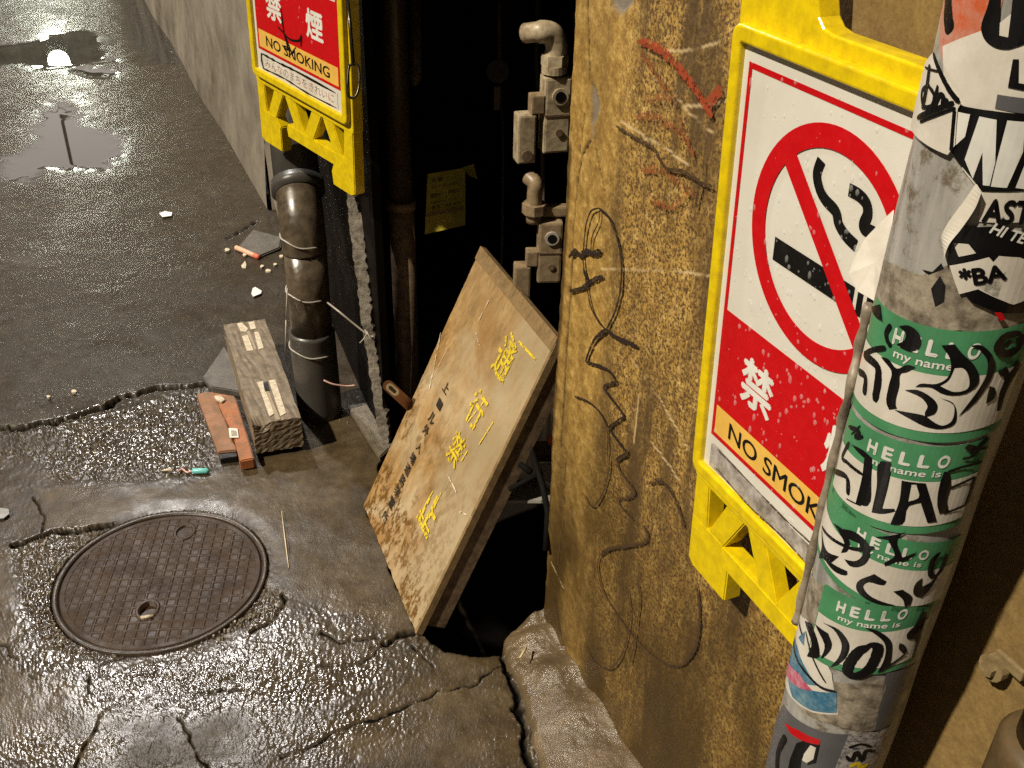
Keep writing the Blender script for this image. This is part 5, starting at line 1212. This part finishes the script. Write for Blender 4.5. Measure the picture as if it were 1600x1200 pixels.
B().prism(oval(a_ + d_ * .020 + n_ * .0014, .018, .0055), -n_ * .002).make('slot', M['black_paint'], T)

# things inside the gap behind the board
def qp(name, q, th, mat, label, cat): return quad_sheet(name, q, th, mat, label=label, category=cat)
qp('grey_tray', [(780, 782, 2.02), (800, 752, 2.10), (838, 744, 2.12), (872, 740, 2.13), (872, 784, 2.04), (845, 782, 2.02)], .006, simple('grey_tray_plastic', (.30, .29, .25), .5, bst=.1), 'pale grey tray lying in the gap beneath the board', 'tray')
qp('wooden_offcut', [(830, 690, 2.15), (872, 688, 2.15), (872, 711, 2.12), (836, 711, 2.12)], .02, M['board_edge'], 'brown wooden offcut in the gap right of the board', 'wood offcut')
qp('white_box', [(840, 724, 2.08), (872, 722, 2.08), (872, 760, 2.05), (852, 752, 2.05)], .03, simple('dull_white_card', (.42, .40, .36), .6, bst=.1), 'dull white box end in the gap against the ochre wall', 'box')
qp('orange_lid', [(853, 688, 2.02), (864, 676, 2.02), (872, 680, 2.02), (872, 696, 2.02), (860, 696, 2.02)], .01, M['orange'], 'bright orange plastic lid showing beside the ochre wall', 'lid')
b = B(); b.tube([dp(826, 690, 1.98), dp(848, 760, 1.92), dp(856, 800, 1.9), dp(853, 860, 1.9)], .006, 10); b.tube([dp(795, 765, 1.95), dp(848, 738, 1.95)], .005, 10); b.tube([dp(812, 725, 1.96), dp(830, 738, 1.95)], .006, 8)
b.make('folding_stand', simple('matt_black_metal', (.006, .005, .004), .8, spec=.1, bst=0), label='black metal stand with crossed legs, folded in the gap behind the board', category='stand', smooth=True)
qp('pink_scrap', [(798, 758, 2.04), (806, 752, 2.05), (812, 756, 2.05), (802, 768, 2.03)], .003, M['pink'], 'small pinkish scrap at the edge of the grey tray', 'litter')

# ------------------------------------------------------------------ litter
b = B(); a_, c_ = gp(298, 736, .005), gp(327, 736, .005)
T = thing('small_brush', tuple(a_), 'tiny turquoise handled brush on the concrete above the manhole', 'brush')
B().tube([gp(300, 736, .006), gp(303, 736, .006), gp(323, 736, .006), gp(327, 736, .006)], [.004, .0072, .0072, .004], 12).make('handle', M['turquoise'], T, smooth=True)
B().tube(smooth_pts([gp(300, 736, .006), gp(292, 738, .004), gp(285, 733, .004), gp(278, 737, .004)], 4), .0024, 8).make('stem', M['pink'], T, smooth=True)
B().tube([gp(270, 735, .004), gp(262, 734, .004), gp(252, 735.5, .003)], [.0042, .0035, .001], 8).make('tip', M['strip_white'], T, smooth=True)
def bit(name, q, h, mat, label, cat='litter', group=None):
    o = B().prism([gp(u, v, .004) for u, v in q], Z * h).make(name, mat, label=label, category=cat)
    if group: o['group'] = group
    return o
b = B().tube([gp(369, 387, .009), gp(404, 402, .009)], .0085, 12)
cg = b.make('cigarette_butt', M['butt'], label='salmon and cream cigarette butt against a broken slab beside the downpipe', category='cigarette butt', smooth=True)
B().tube([gp(398, 399.5, .009), gp(405, 402.5, .009)], .0088, 12).make('filter_end', simple('reddish_filter', (.60, .12, .06), .5, bst=0), cg, smooth=True)
slab('asphalt_lump', [(372, 385), (395, 358), (440, 370), (438, 386), (405, 400)], -.01, .012, M['slab'], 'dark flat asphalt lump beside the cigarette butt', 'asphalt', bev=.004)
bit('paper_scrap', [(393, 460), (395, 452), (399, 450), (409, 456), (408, 460), (396, 465)], .004, M['white_ink'], 'white triangular paper scrap left of the downpipe', 'litter')
bit('paper_scrap', [(249, 334), (258, 331), (269, 333), (268, 338), (254, 340)], .003, M['white_ink'], 'white oval scrap on the asphalt left of the grey wall foot', 'litter')
bit('paper_scrap', [(377, 416), (383, 409), (385, 414), (384, 420), (379, 420)], .003, M['strip_white'], 'cream paper fragment just below the cigarette butt', 'litter')
bit('plastic_disc', [(-8, 798), (2, 795), (14, 797), (15, 804), (6, 811), (-8, 812)], .003, simple('translucent_grey', (.34, .34, .34), .2, bst=0), 'pale translucent plastic disc at the left end of the smooth patch', 'litter')
T_ = [(116, 614, 4), (76, 622, 3), (410, 418, 3), (420, 425, 4), (430, 415, 3), (355, 392, 4), (440, 402, 3), (382, 400, 3)]
for i, (u, v, r_) in enumerate(T_):
    q = [(u + r_ * math.cos(t) * random.uniform(.8, 1.3), v + r_ * .6 * math.sin(t) * random.uniform(.8, 1.3)) for t in np.linspace(0, 2 * math.pi, 7)[:-1]]
    bit('pebble', q, .006, M['strip_white'], 'small pale pebble on the wet asphalt among similar pale pebbles', 'pebble', 'pale pebbles on the asphalt')
B().tube([gp(440, 799, .004), gp(445, 840, .007), gp(451, 887, .003)], [.0010, .0014, .0010], 6).make('thread', simple('pale_thread', (.72, .60, .42), .3, bst=0), label='thin straight pale thread on the concrete between manhole and board', category='thread', smooth=True)
B().tube([gp(897, 1040, .055), gp(905, 1030, .056), gp(912, 1018, .056)], [.0012, .0035, .001], 6) if False else None
kz = .055; B().tube([gp(812, 1028, kz), gp(822, 1012, kz)], [.0014, .0028], 6).make('wood_splinter', simple('pale_splinter', (.62, .48, .24), .5, bst=0), label='tiny pale splinter on top of the rounded kerb', category='litter', smooth=True)

# loose grit in the broken patches
b = B(); rg = random.Random(21)
zones = [((70, 660), (330, 612), (320, 735), (90, 735), 260), ((30, 860), (90, 830), (150, 1015), (60, 1000), 140), ((200, 1012), (420, 960), (445, 935), (330, 1010), 90), ((330, 560), (450, 690), (620, 640), (500, 600), 60), ((240, 20), (425, 330), (400, 335), (215, 20), 60)]
for a_, b_, c_, d_, n_s in zones:
    for k in range(n_s):
        u_, v_ = rg.random(), rg.random(); q = [(a_[i] * (1 - u_) + b_[i] * u_) * (1 - v_) + (d_[i] * (1 - u_) + c_[i] * u_) * v_ for i in (0, 1)]
        p = gp(q[0], q[1]); 
        if np.hypot(p[0] - MC[0], p[1] - MC[1]) < MR + .006: continue
        sz = rg.uniform(.0012, .0038); V = [p + np.array([sz * rg.uniform(.6, 1.3) * math.cos(t), sz * rg.uniform(.6, 1.3) * math.sin(t), -.003]) for t in np.linspace(0, 2 * math.pi, 6)[:-1]]
        T_p = p + np.array([rg.uniform(-.3, .3) * sz, rg.uniform(-.3, .3) * sz, sz * rg.uniform(.5, 1.0) + .001]); M_ = [p + (v - p) * .8 + np.array([0, 0, .003 + sz * .35]) for v in V]
        b.add(V + M_ + [T_p], [(i, (i + 1) % 5, 5 + (i + 1) % 5, 5 + i) for i in range(5)] + [(5 + i, 5 + (i + 1) % 5, 10) for i in range(5)])
b.make('grit', simple('wet_grit', (.12, .10, .07), .25, dirt=(.35, .30, .22), dscale=60, damt=.7, bst=0), kind='stuff', label='loose wet grit in the broken asphalt round the manhole and bricks', category='grit')

# ------------------------------------------------------------------ drainpipe and clamp at lower right
def build_right_pipe():
    c = WP(1.02, 0, .030); c[2] = 0
    P_ = pl(1585, 1150, G + N * .055, N); s_ = (P_ - G) @ D; zz = P_[2]
    base = WP(s_ + .030, 0, .046)
    T = thing('wall_drainpipe', (base[0], base[1], 0), 'dull brown drainpipe with a bulging socket at the foot of the ochre wall, far right', 'pipe')
    m = simple('brown_pipe_paint', (.12, .08, .036), .45, dirt=(.04, .028, .014), dscale=25, damt=.7, bsc=80, bst=.3)
    B().tube([base + Z * (zz + .01), base + Z * 1.7], .032, 36).make('pipe', m, T, smooth=True)
    B().tube([base + Z * (zz - .055), base + Z * (zz - .045), base + Z * (zz + .01), base + Z * (zz + .02)], [.041, .044, .044, .038], 36).make('socket', m, T, smooth=True)
    B().tube([base + Z * -.02, base + Z * (zz - .12), base + Z * (zz - .07), base + Z * (zz - .05)], [.046, .049, .049, .041], 36).make('lower_bend', M['rust'], T, smooth=True)
    b = B(); p = pl(1545, 1045, G + N * .02, N)
    b.tube([p - N * .01, p - N * .002], .013, 14); b.tube([p - N * .002, p + N * .004], .007, 6); b.box(p - D * .004 + Z * .006 - N * .012, D * .03, N * .005, Z * .012, .002)
    b.make('clamp', simple('plastered_clamp', (.26, .19, .09), .6, dirt=(.10, .07, .03), dscale=60, damt=.8, bst=.4), T)
build_right_pipe()

# lit building closing the far end of the alley; seen only as reflections in the puddles
def build_far_building():
    az = rad(-24.5); f = np.array([math.sin(az), math.cos(az), 0]); r_ = np.array([f[1], -f[0], 0]); o = f * 20.5
    T = thing('shop_building', tuple(o), 'far building with lit frosted windows, mirrored in the puddles up the alley', 'building')
    b = B().box(o - r_ * 5, r_ * 10, f * 3, Z * 9); b.make('wall', M['far_wall'], T)
    for k, (x0, x1, z0, z1) in enumerate([(-5.0, -.03, 4.4, 8.2), (.03, 3.4, 4.4, 8.2)]):
        fr = B().box(o - f * .04 + r_ * (x0 - .02) + Z * (z0 - .1), r_ * (x1 - x0 + .04), f * .06, Z * (z1 - z0 + .2)).make('window_frame', M['rust'], T)
        B().box(o - f * .10 + r_ * x0 + Z * z0, r_ * (x1 - x0), f * .05, Z * (z1 - z0)).make('window_pane', M['lit_window'], fr)
        B().box(o - f * .16 + r_ * ((x0 + x1) / 2 - .02) + Z * z0, r_ * .05, f * .05, Z * (z1 - z0)).make('mullion', M['rust'], fr)
build_far_building()
